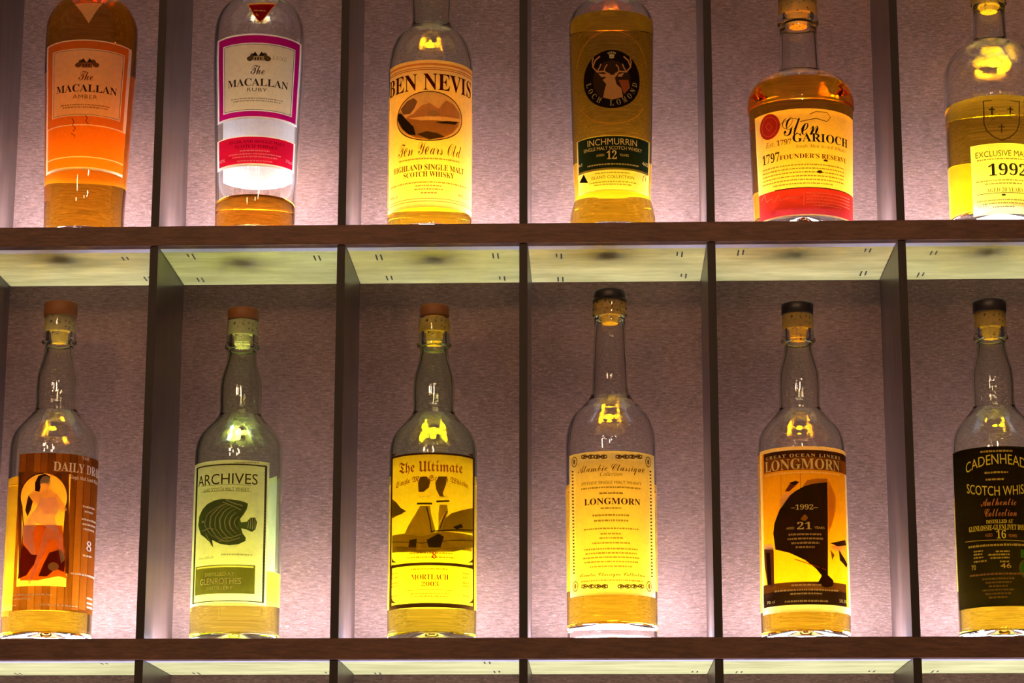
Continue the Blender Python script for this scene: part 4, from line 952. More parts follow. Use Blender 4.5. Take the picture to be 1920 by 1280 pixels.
a.poly([(9.83, 96.88), (11.70, 107.05), (19.73, 113.78), (31.15, 117.74), (47.11, 121.80), (47.30, 98.48)], C(150, 124, 18, 0.35), 1)
a.poly([(-24.68, 95.08), (-20.05, 102.87), (-13.67, 112.08), (-8.67, 120.03), (0.07, 119.84), (1.09, 113.09), (3.06, 105.39), (5.02, 98.68), (4.10, 94.83), (-7.39, 92.55)], C(176, 150, 24, 0.4), 2)
a.poly([(6.97, 94.88), (7.86, 102.11), (7.78, 113.18), (8.68, 120.92), (15.56, 121.23), (16.63, 114.53), (12.70, 104.69), (10.82, 94.99)], C(186, 160, 30, 0.4), 2)
a.line([(-11.72, 122.11), (1.96, 121.77)], 1.68, C(92, 74, 14, 0.2), 3)
a.line([(5.77, 123.74), (17.58, 124.74)], 1.68, C(92, 74, 14, 0.2), 3)
a.line([(-9.76, 127.81), (-0.01, 128.53)], 1.44, C(240, 210, 80, 0.5), 3)
a.line([(7.66, 127.17), (15.51, 128.96)], 1.44, C(240, 210, 80, 0.5), 3)
a.poly([(-10.32, 132.68), (-10.92, 140.95), (-8.96, 146.19), (-3.06, 146.49), (0.35, 142.09), (-1.04, 136.28), (-5.84, 132.50)], C(120, 92, 18, 0.25), 3)
a.poly([(5.68, 134.38), (4.67, 140.66), (7.51, 146.54), (15.38, 146.90), (14.42, 139.56), (11.51, 131.66), (12.52, 127.84), (8.61, 128.65)], C(130, 100, 18, 0.25), 3)
a.line([(-2.80, 118.90), (0.19, 106.83), (1.72, 95.77)], 1.06, C(92, 74, 14, 0.2), 3)
a.line([(15.61, 115.44), (11.70, 107.05), (8.85, 98.77)], 0.96, C(92, 74, 14, 0.2), 3)
a.line([(3.96, 112.14), (7.86, 102.59), (13.61, 114.37)], 0.86, C(230, 200, 90, 0.5), 4)
a.poly([(-43.31, 120.10), (-43.05, 129.82), (-35.13, 125.29), (-29.00, 119.68), (-22.57, 116.12), (-28.89, 113.86), (-36.53, 112.84), (-42.44, 111.70)], C(120, 96, 20, 0.25), 3)
a.poly([(-2.51, 89.08), (7.92, 94.90), (12.80, 92.19), (9.95, 82.50), (-0.54, 82.36)], C(76, 58, 12, 0.2), 3)
a.poly([(-18.75, 89.79), (-11.36, 90.31), (-12.29, 82.68), (-19.78, 83.14)], C(90, 70, 14, 0.2), 3)
a.line([(1.23, 96.73), (47.28, 101.39)], 0.96, C(60, 46, 14, 0.2), 3)
a.poly([(20.88, 101.32), (29.98, 105.03), (32.55, 102.41), (25.28, 99.76)], C(70, 50, 14, 0.2), 3)
a.line([(-42.32, 90.34), (-7.33, 86.32), (22.04, 89.39), (47.37, 91.70)], 0.72, C(92, 74, 14, 0.2), 3)
a.poly([(-37.58, 82.98), (-23.29, 84.38), (-2.44, 81.42), (45.31, 85.62), (45.34, 81.76), (-37.51, 80.08)], C(190, 160, 20, 0.45), 2)
a.done()
kil_l = kil.label('back_label', 82.9, 169.9, 35.0, 160.1, 0.0402, [], C(255, 244, 170, 0.35))
kil.stopper(0.3038, 0.3140, 0.0136, CAP_BROWN, 0.0097, 0.2789, CORK)
orn = Bottle('whisky_bottle', 'straight necked clear whisky bottle with thick glass base and cream label in an ornamental border', 'whisky bottles on the lower shelf',
    (0.4177, 0.050, 0.0000), [(0.0220, 0.0407), (0.0991, 0.0412), (0.1775, 0.0413), (0.1874, 0.0407), (0.1953, 0.0392), (0.2013, 0.0372), (0.2067, 0.0343), (0.2107, 0.0310), (0.2147, 0.0271), (0.2187, 0.0237), (0.2222, 0.0205), (0.2262, 0.0183), (0.2321, 0.0169), (0.2472, 0.0163), (0.2723, 0.0153), (0.2976, 0.0143), (0.3001, 0.0148), (0.3016, 0.0160), (0.3052, 0.0160), (0.3062, 0.0151), (0.3077, 0.0159), (0.3148, 0.0159), (0.3168, 0.0153)],
    0.0407, CLEAR, (0.90, 0.66, 0.015), 0.1416, 0.0135, (0.3026,), 0.0102, [(-47.1, 50.0, 38.8, 167.2, 0.0412)], [(79.1, 179.7, 50.8, 147.9, 0.0412)])
orn_l = orn.label('front_label', -47.1, 50.0, 38.8, 167.2, 0.0412, [(-36.5, 38.8, 46.3, 159.0, C(250, 226, 160, 0.5))], C(255, 238, 190, 0.5))
a = orn.art(orn_l, 'border')
a.ring(-25.45, 163.43, 3.23, 1.55, 0.77, C(96, 66, 30, 0.25), 1)
a.ell(-25.45, 163.43, 1.17, 0.68, C(96, 66, 30, 0.25), 2)
a.ring(-18.78, 162.76, 2.92, 1.55, 0.77, C(96, 66, 30, 0.25), 1)
a.ell(-18.78, 162.76, 1.06, 0.68, C(96, 66, 30, 0.25), 2)
a.ring(-12.63, 162.30, 2.74, 1.55, 0.77, C(96, 66, 30, 0.25), 1)
a.ell(-12.63, 162.30, 1.00, 0.68, C(96, 66, 30, 0.25), 2)
a.ring(-6.76, 162.02, 2.65, 1.55, 0.77, C(96, 66, 30, 0.25), 1)
a.ell(-6.76, 162.02, 0.96, 0.68, C(96, 66, 30, 0.25), 2)
a.line([(-29.08, 165.32), (-15.67, 161.06), (-3.88, 163.38)], 0.58, C(96, 66, 30, 0.25), 2)
a.line([(-29.10, 162.41), (-15.64, 163.96), (-3.90, 160.48)], 0.58, C(96, 66, 30, 0.25), 2)
a.ring(6.71, 161.94, 2.65, 1.55, 0.77, C(96, 66, 30, 0.25), 1)
a.ell(6.71, 161.94, 0.96, 0.68, C(96, 66, 30, 0.25), 2)
a.ring(12.84, 162.18, 2.76, 1.55, 0.77, C(96, 66, 30, 0.25), 1)
a.ell(12.84, 162.18, 1.00, 0.68, C(96, 66, 30, 0.25), 2)
a.ring(19.31, 162.61, 2.96, 1.55, 0.77, C(96, 66, 30, 0.25), 1)
a.ell(19.31, 162.61, 1.07, 0.68, C(96, 66, 30, 0.25), 2)
a.ring(26.39, 163.28, 3.32, 1.56, 0.77, C(96, 66, 30, 0.25), 1)
a.ell(26.39, 163.28, 1.21, 0.68, C(96, 66, 30, 0.25), 2)
a.line([(3.73, 163.34), (16.01, 160.92), (30.34, 165.19)], 0.58, C(96, 66, 30, 0.25), 2)
a.line([(3.70, 160.44), (16.04, 163.82), (30.29, 162.27)], 0.58, C(96, 66, 30, 0.25), 2)
a.ring(-26.44, 47.02, 3.28, 1.51, 0.77, C(96, 66, 30, 0.25), 1)
a.ell(-26.44, 47.02, 1.19, 0.66, C(96, 66, 30, 0.25), 2)
a.ring(-19.42, 46.51, 2.94, 1.51, 0.77, C(96, 66, 30, 0.25), 1)
a.ell(-19.42, 46.51, 1.07, 0.66, C(96, 66, 30, 0.25), 2)
a.ring(-13.00, 46.17, 2.74, 1.51, 0.77, C(96, 66, 30, 0.25), 1)
a.ell(-13.00, 46.17, 1.00, 0.66, C(96, 66, 30, 0.25), 2)
a.ring(-6.90, 45.96, 2.64, 1.51, 0.77, C(96, 66, 30, 0.25), 1)
a.ell(-6.90, 45.96, 0.96, 0.66, C(96, 66, 30, 0.25), 2)
a.line([(-30.29, 48.77), (-16.17, 44.91), (-3.90, 47.31)], 0.58, C(96, 66, 30, 0.25), 2)
a.line([(-30.32, 45.93), (-16.14, 47.74), (-3.93, 44.49)], 0.58, C(96, 66, 30, 0.25), 2)
a.ring(7.62, 45.93, 2.66, 1.51, 0.77, C(96, 66, 30, 0.25), 1)
a.ell(7.62, 45.93, 0.97, 0.66, C(96, 66, 30, 0.25), 2)
a.ring(13.77, 46.12, 2.77, 1.51, 0.77, C(96, 66, 30, 0.25), 1)
a.ell(13.77, 46.12, 1.01, 0.66, C(96, 66, 30, 0.25), 2)
a.ring(20.29, 46.44, 2.99, 1.51, 0.77, C(96, 66, 30, 0.25), 1)
a.ell(20.29, 46.44, 1.09, 0.66, C(96, 66, 30, 0.25), 2)
a.ring(27.47, 46.93, 3.39, 1.52, 0.77, C(96, 66, 30, 0.25), 1)
a.ell(27.47, 46.93, 1.23, 0.66, C(96, 66, 30, 0.25), 2)
a.line([(4.64, 47.30), (16.96, 44.84), (31.49, 48.69)], 0.58, C(96, 66, 30, 0.25), 2)
a.line([(4.61, 44.47), (16.98, 47.67), (31.46, 45.84)], 0.58, C(96, 66, 30, 0.25), 2)
a.ring(-38.31, 160.28, 3.68, 4.38, 0.77, C(96, 66, 30, 0.25), 1)
a.ell(-38.31, 160.28, 1.62, 2.43, C(150, 120, 60, 0.3), 2)
a.ring(38.23, 159.93, 3.74, 4.39, 0.77, C(96, 66, 30, 0.25), 1)
a.ell(38.23, 159.93, 1.65, 2.44, C(150, 120, 60, 0.3), 2)
a.ring(-38.15, 48.13, 3.64, 4.27, 0.77, C(96, 66, 30, 0.25), 1)
a.ell(-38.15, 48.13, 1.61, 2.37, C(150, 120, 60, 0.3), 2)
a.ring(38.09, 47.90, 3.70, 4.28, 0.77, C(96, 66, 30, 0.25), 1)
a.ell(38.09, 47.90, 1.63, 2.38, C(150, 120, 60, 0.3), 2)
a.line([(-42.41, 152.15), (-39.55, 151.71)], 1.25, C(96, 66, 30, 0.25), 1)
a.line([(-42.37, 149.16), (-39.52, 148.72)], 1.25, C(96, 66, 30, 0.25), 1)
a.line([(-42.32, 146.17), (-39.48, 145.74)], 1.25, C(96, 66, 30, 0.25), 1)
a.line([(-42.28, 143.18), (-39.44, 142.76)], 1.25, C(96, 66, 30, 0.25), 1)
a.line([(-42.24, 140.20), (-39.41, 139.77)], 1.25, C(96, 66, 30, 0.25), 1)
a.line([(-42.20, 137.21), (-39.37, 136.80)], 1.25, C(96, 66, 30, 0.25), 1)
a.line([(-42.16, 134.23), (-39.33, 133.82)], 1.25, C(96, 66, 30, 0.25), 1)
a.line([(-42.11, 131.25), (-39.30, 130.84)], 1.25, C(96, 66, 30, 0.25), 1)
a.line([(-42.07, 128.28), (-39.26, 127.87)], 1.25, C(96, 66, 30, 0.25), 1)
a.line([(-42.03, 125.30), (-39.22, 124.90)], 1.25, C(96, 66, 30, 0.25), 1)
a.line([(-41.99, 122.33), (-39.19, 121.93)], 1.25, C(96, 66, 30, 0.25), 1)
a.line([(-41.95, 119.36), (-39.15, 118.97)], 1.25, C(96, 66, 30, 0.25), 1)
a.line([(-41.91, 116.39), (-39.11, 116.00)], 1.25, C(96, 66, 30, 0.25), 1)
a.line([(-41.86, 113.42), (-39.08, 113.04)], 1.25, C(96, 66, 30, 0.25), 1)
a.line([(-41.82, 110.46), (-39.04, 110.08)], 1.25, C(96, 66, 30, 0.25), 1)
a.line([(-41.78, 107.50), (-39.00, 107.12)], 1.25, C(96, 66, 30, 0.25), 1)
a.line([(-41.74, 104.53), (-38.97, 104.16)], 1.25, C(96, 66, 30, 0.25), 1)
a.line([(-41.70, 101.58), (-38.93, 101.21)], 1.25, C(96, 66, 30, 0.25), 1)
a.line([(-41.66, 98.62), (-38.90, 98.26)], 1.25, C(96, 66, 30, 0.25), 1)
a.line([(-41.65, 95.67), (-38.88, 95.31)], 1.25, C(96, 66, 30, 0.25), 1)
a.line([(-41.63, 92.72), (-38.87, 92.36)], 1.25, C(96, 66, 30, 0.25), 1)
a.line([(-41.61, 89.77), (-38.85, 89.42)], 1.25, C(96, 66, 30, 0.25), 1)
a.line([(-41.59, 86.83), (-38.83, 86.48)], 1.25, C(96, 66, 30, 0.25), 1)
a.line([(-41.57, 83.88), (-38.82, 83.54)], 1.25, C(96, 66, 30, 0.25), 1)
a.line([(-41.55, 80.94), (-38.80, 80.60)], 1.25, C(96, 66, 30, 0.25), 1)
a.line([(-41.54, 78.00), (-38.78, 77.66)], 1.25, C(96, 66, 30, 0.25), 1)
a.line([(-41.52, 75.06), (-38.76, 74.73)], 1.25, C(96, 66, 30, 0.25), 1)
a.line([(-41.50, 72.13), (-38.75, 71.80)], 1.25, C(96, 66, 30, 0.25), 1)
a.line([(-41.48, 69.19), (-38.73, 68.87)], 1.25, C(96, 66, 30, 0.25), 1)
a.line([(-41.46, 66.26), (-38.71, 65.94)], 1.25, C(96, 66, 30, 0.25), 1)
a.line([(-41.44, 63.33), (-38.70, 63.01)], 1.25, C(96, 66, 30, 0.25), 1)
a.line([(-41.43, 60.40), (-38.68, 60.09)], 1.25, C(96, 66, 30, 0.25), 1)
a.line([(40.10, 151.44), (43.09, 151.89)], 1.25, C(96, 66, 30, 0.25), 1)
a.line([(40.12, 148.38), (43.11, 148.82)], 1.25, C(96, 66, 30, 0.25), 1)
a.line([(40.15, 145.31), (43.14, 145.75)], 1.25, C(96, 66, 30, 0.25), 1)
a.line([(40.17, 142.24), (43.17, 142.68)], 1.25, C(96, 66, 30, 0.25), 1)
a.line([(40.19, 139.18), (43.19, 139.62)], 1.25, C(96, 66, 30, 0.25), 1)
a.line([(40.22, 136.12), (43.22, 136.55)], 1.25, C(96, 66, 30, 0.25), 1)
a.line([(40.24, 133.06), (43.24, 133.49)], 1.25, C(96, 66, 30, 0.25), 1)
a.line([(40.26, 130.00), (43.27, 130.43)], 1.25, C(96, 66, 30, 0.25), 1)
a.line([(40.29, 126.95), (43.29, 127.37)], 1.25, C(96, 66, 30, 0.25), 1)
a.line([(40.31, 123.90), (43.32, 124.32)], 1.25, C(96, 66, 30, 0.25), 1)
a.line([(40.33, 120.84), (43.34, 121.26)], 1.25, C(96, 66, 30, 0.25), 1)
a.line([(40.36, 117.79), (43.37, 118.21)], 1.25, C(96, 66, 30, 0.25), 1)
a.line([(40.38, 114.75), (43.40, 115.16)], 1.25, C(96, 66, 30, 0.25), 1)
a.line([(40.40, 111.70), (43.42, 112.11)], 1.25, C(96, 66, 30, 0.25), 1)
a.line([(40.43, 108.66), (43.45, 109.06)], 1.25, C(96, 66, 30, 0.25), 1)
a.line([(40.45, 105.62), (43.47, 106.02)], 1.25, C(96, 66, 30, 0.25), 1)
a.line([(40.47, 102.58), (43.50, 102.98)], 1.25, C(96, 66, 30, 0.25), 1)
a.line([(40.49, 99.54), (43.52, 99.93)], 1.25, C(96, 66, 30, 0.25), 1)
a.line([(40.54, 96.51), (43.57, 96.90)], 1.25, C(96, 66, 30, 0.25), 1)
a.line([(40.58, 93.48), (43.62, 93.87)], 1.25, C(96, 66, 30, 0.25), 1)
a.line([(40.63, 90.45), (43.67, 90.84)], 1.25, C(96, 66, 30, 0.25), 1)
a.line([(40.67, 87.42), (43.73, 87.81)], 1.25, C(96, 66, 30, 0.25), 1)
a.line([(40.72, 84.40), (43.78, 84.78)], 1.25, C(96, 66, 30, 0.25), 1)
a.line([(40.77, 81.38), (43.83, 81.76)], 1.25, C(96, 66, 30, 0.25), 1)
a.line([(40.81, 78.35), (43.88, 78.73)], 1.25, C(96, 66, 30, 0.25), 1)
a.line([(40.86, 75.34), (43.94, 75.71)], 1.25, C(96, 66, 30, 0.25), 1)
a.line([(40.91, 72.32), (43.99, 72.69)], 1.25, C(96, 66, 30, 0.25), 1)
a.line([(40.95, 69.30), (44.04, 69.67)], 1.25, C(96, 66, 30, 0.25), 1)
a.line([(41.00, 66.29), (44.10, 66.66)], 1.25, C(96, 66, 30, 0.25), 1)
a.line([(41.04, 63.28), (44.15, 63.64)], 1.25, C(96, 66, 30, 0.25), 1)
a.line([(41.09, 60.27), (44.21, 60.63)], 1.25, C(96, 66, 30, 0.25), 1)
a.line([(41.14, 57.26), (44.26, 57.62)], 1.25, C(96, 66, 30, 0.25), 1)
a.done()
a = orn.art(orn_l, 'lettering')
a.text('Alambic Classique', 'fine', -0.15, 150.77, 65.99, 9.65, C(115, 78, 28, 0.12), 2)
a.text('Collection', 'thin', -0.22, 146.43, 20.12, 3.86, C(130, 92, 32, 0.12), 2)
a.text('SPEYSIDE SINGLE MALT WHISKY', 'sans', -0.29, 138.72, 57.99, 2.65, C(130, 92, 32, 0.12), 2)
a.small(-0.34, 134.40, 57.96, 1.65, C(130, 92, 32, 0.12), 2, 1)
a.small(-0.37, 129.11, 21.08, 1.88, C(130, 92, 32, 0.12), 2, 2)
a.text('LONGMORN', 'serif', 0.73, 121.91, 53.01, 5.75, C(84, 28, 16, 0.12), 2)
a.small(-0.48, 115.69, 19.10, 1.50, C(130, 92, 32, 0.12), 2, 5)
a.small(-0.55, 109.47, 34.12, 1.88, C(130, 92, 32, 0.12), 2, 6)
a.small(-0.59, 104.69, 31.02, 1.88, C(130, 92, 32, 0.12), 2, 7)
a.small(-0.72, 97.53, 51.69, 1.50, C(130, 92, 32, 0.12), 2, 8)
a.small(-0.68, 92.77, 19.08, 1.50, C(130, 92, 32, 0.12), 2, 9)
a.small(-0.72, 88.96, 21.04, 1.50, C(130, 92, 32, 0.12), 2, 10)
a.small(-0.78, 84.68, 34.11, 1.50, C(130, 92, 32, 0.12), 2, 11)
a.small(-0.91, 79.45, 50.56, 1.50, C(130, 92, 32, 0.12), 2, 12)
a.small(-0.93, 75.66, 48.25, 1.50, C(130, 92, 32, 0.12), 2, 13)
a.small(-1.00, 71.86, 52.95, 1.50, C(130, 92, 32, 0.12), 2, 14)
a.small(-1.03, 68.07, 50.59, 1.50, C(130, 92, 32, 0.12), 2, 15)
a.small(-1.00, 63.81, 39.42, 1.50, C(130, 92, 32, 0.12), 2, 16)
a.text('Alambic Classique Collection', 'script', -0.62, 56.25, 65.78, 4.72, C(105, 70, 24, 0.12), 2)
a.small(-0.01, 51.52, 60.45, 1.60, C(130, 92, 32, 0.12), 2, 30)
a.done()
orn_l = orn.label('back_label', 79.1, 179.7, 50.8, 147.9, 0.0412, [], C(255, 240, 180, 0.35))
orn.stopper(0.3148, 0.3250, 0.0148, CAP_BLACK, 0.0103, 0.2940, CORK)
shp = Bottle('whisky_bottle', 'amber gold whisky bottle with a dark label showing a ship bow in a harbour', 'whisky bottles on the lower shelf',
    (0.5904, 0.052, 0.0000), [(0.0265, 0.0400), (0.0987, 0.0399), (0.1651, 0.0398), (0.1761, 0.0396), (0.1831, 0.0388), (0.1887, 0.0371), (0.1937, 0.0345), (0.1992, 0.0301), (0.2043, 0.0255), (0.2088, 0.0219), (0.2134, 0.0192), (0.2195, 0.0187), (0.2276, 0.0190), (0.2357, 0.0190), (0.2459, 0.0183), (0.2560, 0.0159), (0.2650, 0.0137), (0.2726, 0.0131), (0.2751, 0.0145), (0.2761, 0.0159), (0.2786, 0.0159), (0.2796, 0.0148), (0.3013, 0.0142)],
    0.0396, PALE_GREEN, (0.88, 0.60, 0.015), 0.1691, 0.0070, (0.2766,), 0.0098, [(-51.7, 58.5, 23.6, 171.3, 0.0399)], [(83.6, 167.1, 31.3, 172.0, 0.0399)])
shp_l = shp.label('front_label', -51.7, 58.5, 23.6, 171.3, 0.0399, [(-46.3, 47.5, 29.7, 167.9, C(240, 178, 40, 0.6)), (-43.5, 58.5, 150.0, 167.9, C(140, 82, 30, 0.5)), (-43.4, 58.5, 161.6, 167.9, C(80, 44, 24, 0.35)), (-49.3, 42.0, 29.7, 49.9, C(92, 54, 26, 0.35)), (-49.6, 41.7, 29.7, 42.4, C(52, 30, 22, 0.2))], C(255, 235, 200, 0.5))
a = shp.art(shp_l, 'picture')
a.poly([(-32.46, 94.59), (-30.93, 103.04), (-23.59, 117.63), (-14.07, 128.39), (-1.50, 135.11), (9.16, 138.13), (20.30, 139.74), (19.46, 100.34), (17.89, 55.10), (10.68, 56.67), (6.90, 61.29), (-2.35, 68.82), (-16.44, 75.99), (-30.41, 80.02)], C(62, 40, 18, 0.15), 1)
a.poly([(-2.43, 135.61), (1.48, 140.39), (10.27, 142.02), (20.40, 142.64), (20.28, 139.26), (9.14, 137.64)], C(196, 140, 50, 0.4), 2)
a.poly([(20.93, 141.24), (25.51, 134.43), (29.80, 125.25), (28.55, 113.10), (22.94, 100.60), (19.77, 93.20)], C(220, 160, 44, 0.5), 1)
a.poly([(-24.75, 115.34), (-23.35, 126.25), (-20.09, 129.32), (-10.14, 130.57), (-7.24, 132.37), (-14.10, 127.43), (-21.43, 118.39)], C(250, 215, 130, 0.55), 2)
a.poly([(-19.00, 131.15), (-14.83, 137.09), (-9.90, 139.69), (-5.64, 139.05), (-10.03, 134.89), (-14.99, 130.85)], C(130, 64, 24, 0.3), 3)
a.poly([(-14.79, 138.53), (-8.94, 140.13), (-6.13, 138.58), (-10.95, 136.38)], C(60, 34, 20, 0.2), 4)
a.line([(-4.90, 149.14), (-4.85, 133.26)], 0.48, C(180, 120, 40, 0.4), 2)
a.line([(-22.66, 151.27), (-22.78, 127.16)], 0.48, C(200, 150, 60, 0.45), 2)
a.poly([(-46.17, 82.91), (-34.83, 82.42), (-32.30, 79.27), (-32.69, 46.96), (-41.29, 47.88), (-45.89, 67.53)], C(110, 66, 40, 0.3), 1)
a.poly([(-42.59, 78.59), (-37.08, 77.91), (-35.96, 49.19), (-41.22, 49.78)], C(52, 30, 22, 0.2), 2)
a.poly([(-46.03, 85.77), (-34.07, 85.20), (-31.64, 80.15), (-46.21, 81.96)], C(250, 225, 160, 0.5), 2)
a.line([(-11.73, 70.04), (2.24, 65.02), (15.93, 60.67)], 0.77, C(190, 90, 40, 0.35), 3)
a.poly([(9.91, 64.21), (14.54, 66.28), (17.92, 56.04), (23.47, 51.67), (23.29, 46.93), (15.40, 44.58), (7.48, 48.08), (11.62, 54.81)], C(66, 38, 20, 0.2), 3)
a.poly([(20.53, 82.77), (38.23, 85.44), (40.79, 78.10), (29.74, 77.83), (23.32, 79.17)], C(250, 210, 110, 0.5), 2)
a.poly([(21.17, 84.72), (42.82, 89.85), (45.04, 85.35), (29.96, 82.62)], C(90, 50, 30, 0.25), 3)
a.poly([(31.28, 79.89), (35.83, 75.61), (46.31, 68.27), (43.26, 65.02), (32.32, 70.47)], C(70, 44, 30, 0.2), 3)
a.poly([(20.96, 79.00), (25.61, 74.60), (22.96, 69.64)], C(150, 96, 30, 0.3), 3)
a.done()
a = shp.art(shp_l, 'lettering')
a.text('GREAT OCEAN LINERS', 'serif', -1.20, 163.08, 77.62, 2.90, C(255, 232, 140, 0.12), 2, gap=1.3)
a.text('LONGMORN', 'serif', -2.44, 155.36, 77.28, 9.65, C(255, 232, 140, 0.12), 2)
a.small(-1.96, 147.64, 77.19, 1.60, C(255, 232, 140, 0.12), 3, 1)
a.text('–1992–', 'serif', -1.94, 116.42, 23.89, 4.78, C(255, 220, 110, 0.1), 4)
a.text('21', 'serif', -2.44, 99.71, 12.72, 6.67, C(255, 220, 110, 0.1), 4)
a.text('AGED', 'sans', -14.93, 97.79, 7.37, 2.14, C(255, 220, 110, 0.1), 4)
a.text('YEARS', 'sans', 11.05, 97.97, 9.58, 2.15, C(255, 220, 110, 0.1), 4)
a.poly([(-5.59, 105.50), (-3.15, 108.79), (-1.24, 109.72), (1.03, 106.84), (-0.93, 103.98), (-3.75, 104.02)], C(220, 140, 40, 0.4), 4)
a.small(-1.60, 92.08, 29.79, 1.88, C(240, 195, 100, 0.1), 4, 5)
a.small(-1.69, 88.27, 31.81, 1.88, C(240, 195, 100, 0.1), 4, 6)
a.small(-1.85, 84.47, 24.77, 1.88, C(240, 195, 100, 0.1), 4, 7)
a.small(-2.00, 80.67, 16.98, 1.88, C(240, 195, 100, 0.1), 4, 8)
a.small(-1.92, 47.09, 26.61, 1.69, C(255, 232, 140, 0.12), 4, 15)
a.small(-1.61, 42.85, 61.05, 1.69, C(255, 232, 140, 0.12), 4, 16)
a.small(-2.12, 39.55, 28.57, 1.69, C(255, 232, 140, 0.12), 4, 17)
a.small(-2.25, 32.97, 38.79, 1.69, C(255, 232, 140, 0.12), 4, 18)
a.text('70 cl', 'sans', -37.60, 33.67, 10.21, 2.36, C(255, 232, 140, 0.12), 4)
a.text('50.3%', 'sans', 35.94, 34.22, 12.21, 2.85, C(255, 232, 140, 0.12), 4)
a.done()
shp_l = shp.label('back_label', 83.6, 167.1, 31.3, 172.0, 0.0399, [], C(255, 236, 160, 0.35))
shp.stopper(0.3018, 0.3120, 0.0147, CAP_BLACK, 0.0101, 0.2786, CORK)
blk = Bottle('whisky_bottle', 'gold whisky bottle with black label and curved yellow lettering, right end of lower shelf', 'whisky bottles on the lower shelf',
    (0.7661, 0.050, 0.0000), [(0.0257, 0.0398), (0.0977, 0.0398), (0.1654, 0.0397), (0.1765, 0.0395), (0.1836, 0.0387), (0.1891, 0.0370), (0.1942, 0.0344), (0.1998, 0.0300), (0.2049, 0.0254), (0.2094, 0.0218), (0.2140, 0.0192), (0.2201, 0.0187), (0.2283, 0.0189), (0.2365, 0.0190), (0.2467, 0.0182), (0.2569, 0.0158), (0.2659, 0.0137), (0.2734, 0.0131), (0.2759, 0.0144), (0.2769, 0.0159), (0.2794, 0.0159), (0.2804, 0.0148), (0.3021, 0.0142)],
    0.0397, PALE_GREEN, (0.92, 0.70, 0.02), 0.1297, 0.0070, (0.2779,), 0.0098, [(-59.1, 48.9, 27.6, 170.0, 0.0398)], [(76.3, 165.2, 50.5, 130.6, 0.0398)])
blk_l = blk.label('front_label', -59.1, 48.9, 27.6, 170.0, 0.0398, [(-59.1, 48.8, 28.6, 168.8, C(38, 29, 10, 0.3))], C(44, 34, 12, 0.3))
a = blk.art(blk_l, 'lettering')
a.text('CADENHEAD’S', 'sans', -4.62, 152.24, 63.62, 9.12, C(255, 232, 70, 0.06), 2, bend=6.24)
a.text('SCOTCH WHISKY', 'sans', -4.43, 134.48, 63.44, 8.61, C(255, 232, 70, 0.06), 2, bend=-4.78)
a.small(-6.46, 165.76, 28.57, 1.88, C(235, 205, 80, 0.06), 2, 1)
a.small(-7.34, 146.54, 20.67, 1.88, C(235, 205, 80, 0.06), 2, 2)
a.small(-8.57, 140.35, 16.85, 1.88, C(235, 205, 80, 0.06), 2, 3)
a.text('Authentic', 'script', -6.65, 120.19, 31.37, 7.15, C(215, 140, 70, 0.1), 2)
a.text('Collection', 'script', -5.13, 110.61, 28.35, 7.14, C(215, 140, 70, 0.1), 2)
a.text('DISTILLED AT', 'serif', -6.50, 102.55, 23.42, 3.32, C(255, 232, 70, 0.06), 2)
a.text('GLENLOSSIE-GLENLIVET DISTILLERY', 'serif', -2.69, 97.26, 66.05, 4.74, C(255, 232, 70, 0.06), 2)
a.text('16', 'serif', -5.62, 91.13, 8.31, 7.58, C(255, 232, 70, 0.06), 2)
a.text('AGED', 'sans', -16.41, 90.68, 6.68, 2.84, C(215, 140, 70, 0.1), 2)
a.text('YEARS', 'sans', 4.16, 89.64, 7.66, 2.85, C(215, 140, 70, 0.1), 2)
a.small(-11.25, 81.81, 52.03, 2.07, C(235, 205, 80, 0.06), 2, 4)
a.small(-26.68, 77.25, 9.57, 1.60, C(235, 205, 80, 0.06), 2, 8)
a.small(-4.91, 75.96, 12.01, 1.60, C(235, 205, 80, 0.06), 2, 18)
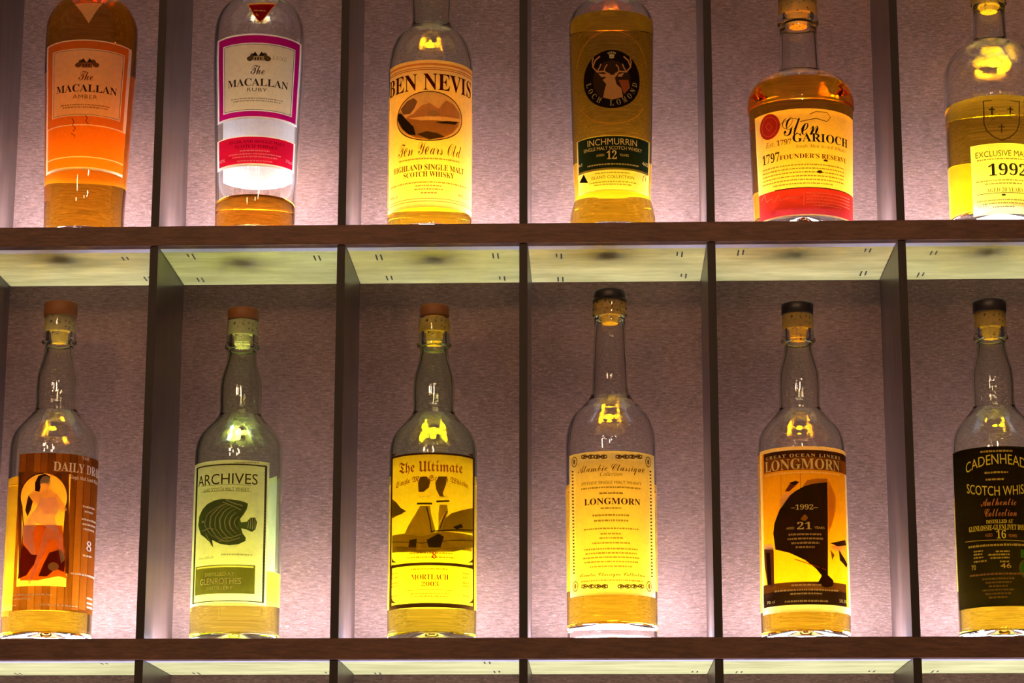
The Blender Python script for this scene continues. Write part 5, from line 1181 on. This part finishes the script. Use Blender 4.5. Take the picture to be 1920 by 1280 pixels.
a.small(-27.32, 74.46, 8.59, 1.60, C(235, 205, 80, 0.06), 2, 9)
a.small(-8.33, 73.22, 18.58, 1.60, C(235, 205, 80, 0.06), 2, 19)
a.small(-26.96, 71.58, 9.61, 1.60, C(235, 205, 80, 0.06), 2, 10)
a.small(-7.51, 70.36, 16.67, 1.60, C(235, 205, 80, 0.06), 2, 20)
a.small(-25.64, 68.13, 12.59, 1.60, C(235, 205, 80, 0.06), 2, 11)
a.small(-3.48, 66.96, 8.30, 1.60, C(235, 205, 80, 0.06), 2, 21)
a.text('70', 'sans', -32.29, 63.11, 4.67, 4.24, C(235, 205, 80, 0.06), 2)
a.text('46', 'sans', -2.72, 63.18, 9.24, 4.24, C(235, 205, 80, 0.06), 2)
a.small(-9.26, 56.25, 55.10, 1.88, C(200, 140, 70, 0.35), 2, 30)
a.small(-9.92, 52.05, 28.23, 1.69, C(170, 130, 50, 0.3), 2, 40)
a.small(-9.98, 48.77, 22.40, 1.69, C(170, 130, 50, 0.3), 2, 41)
a.small(-10.06, 45.48, 16.69, 1.69, C(170, 130, 50, 0.3), 2, 42)
a.small(-10.39, 42.20, 28.23, 1.69, C(170, 130, 50, 0.3), 2, 43)
a.small(-10.44, 38.92, 22.39, 1.69, C(170, 130, 50, 0.3), 2, 44)
a.small(-10.52, 35.64, 16.69, 1.69, C(170, 130, 50, 0.3), 2, 45)
a.line([(-41.27, 87.03), (23.68, 84.88)], 0.48, C(235, 205, 80, 0.06), 1)
a.done()
a = blk.art(blk_l, 'seal')
a.ell(16.29, 60.73, 7.26, 8.99, C(150, 120, 50, 0.3), 1)
a.ell(16.29, 60.73, 6.12, 7.80, C(90, 170, 40, 0.5), 2)
a.poly([(11.39, 77.51), (23.87, 78.26), (23.36, 70.64), (10.99, 69.94)], C(90, 170, 40, 0.5), 1)
a.done()
blk_l = blk.label('back_label', 76.3, 165.2, 50.5, 130.6, 0.0398, [], C(255, 240, 150, 0.35))
blk.stopper(0.3015, 0.3127, 0.0152, CAP_BLACK, 0.0100, 0.2779, CORK)
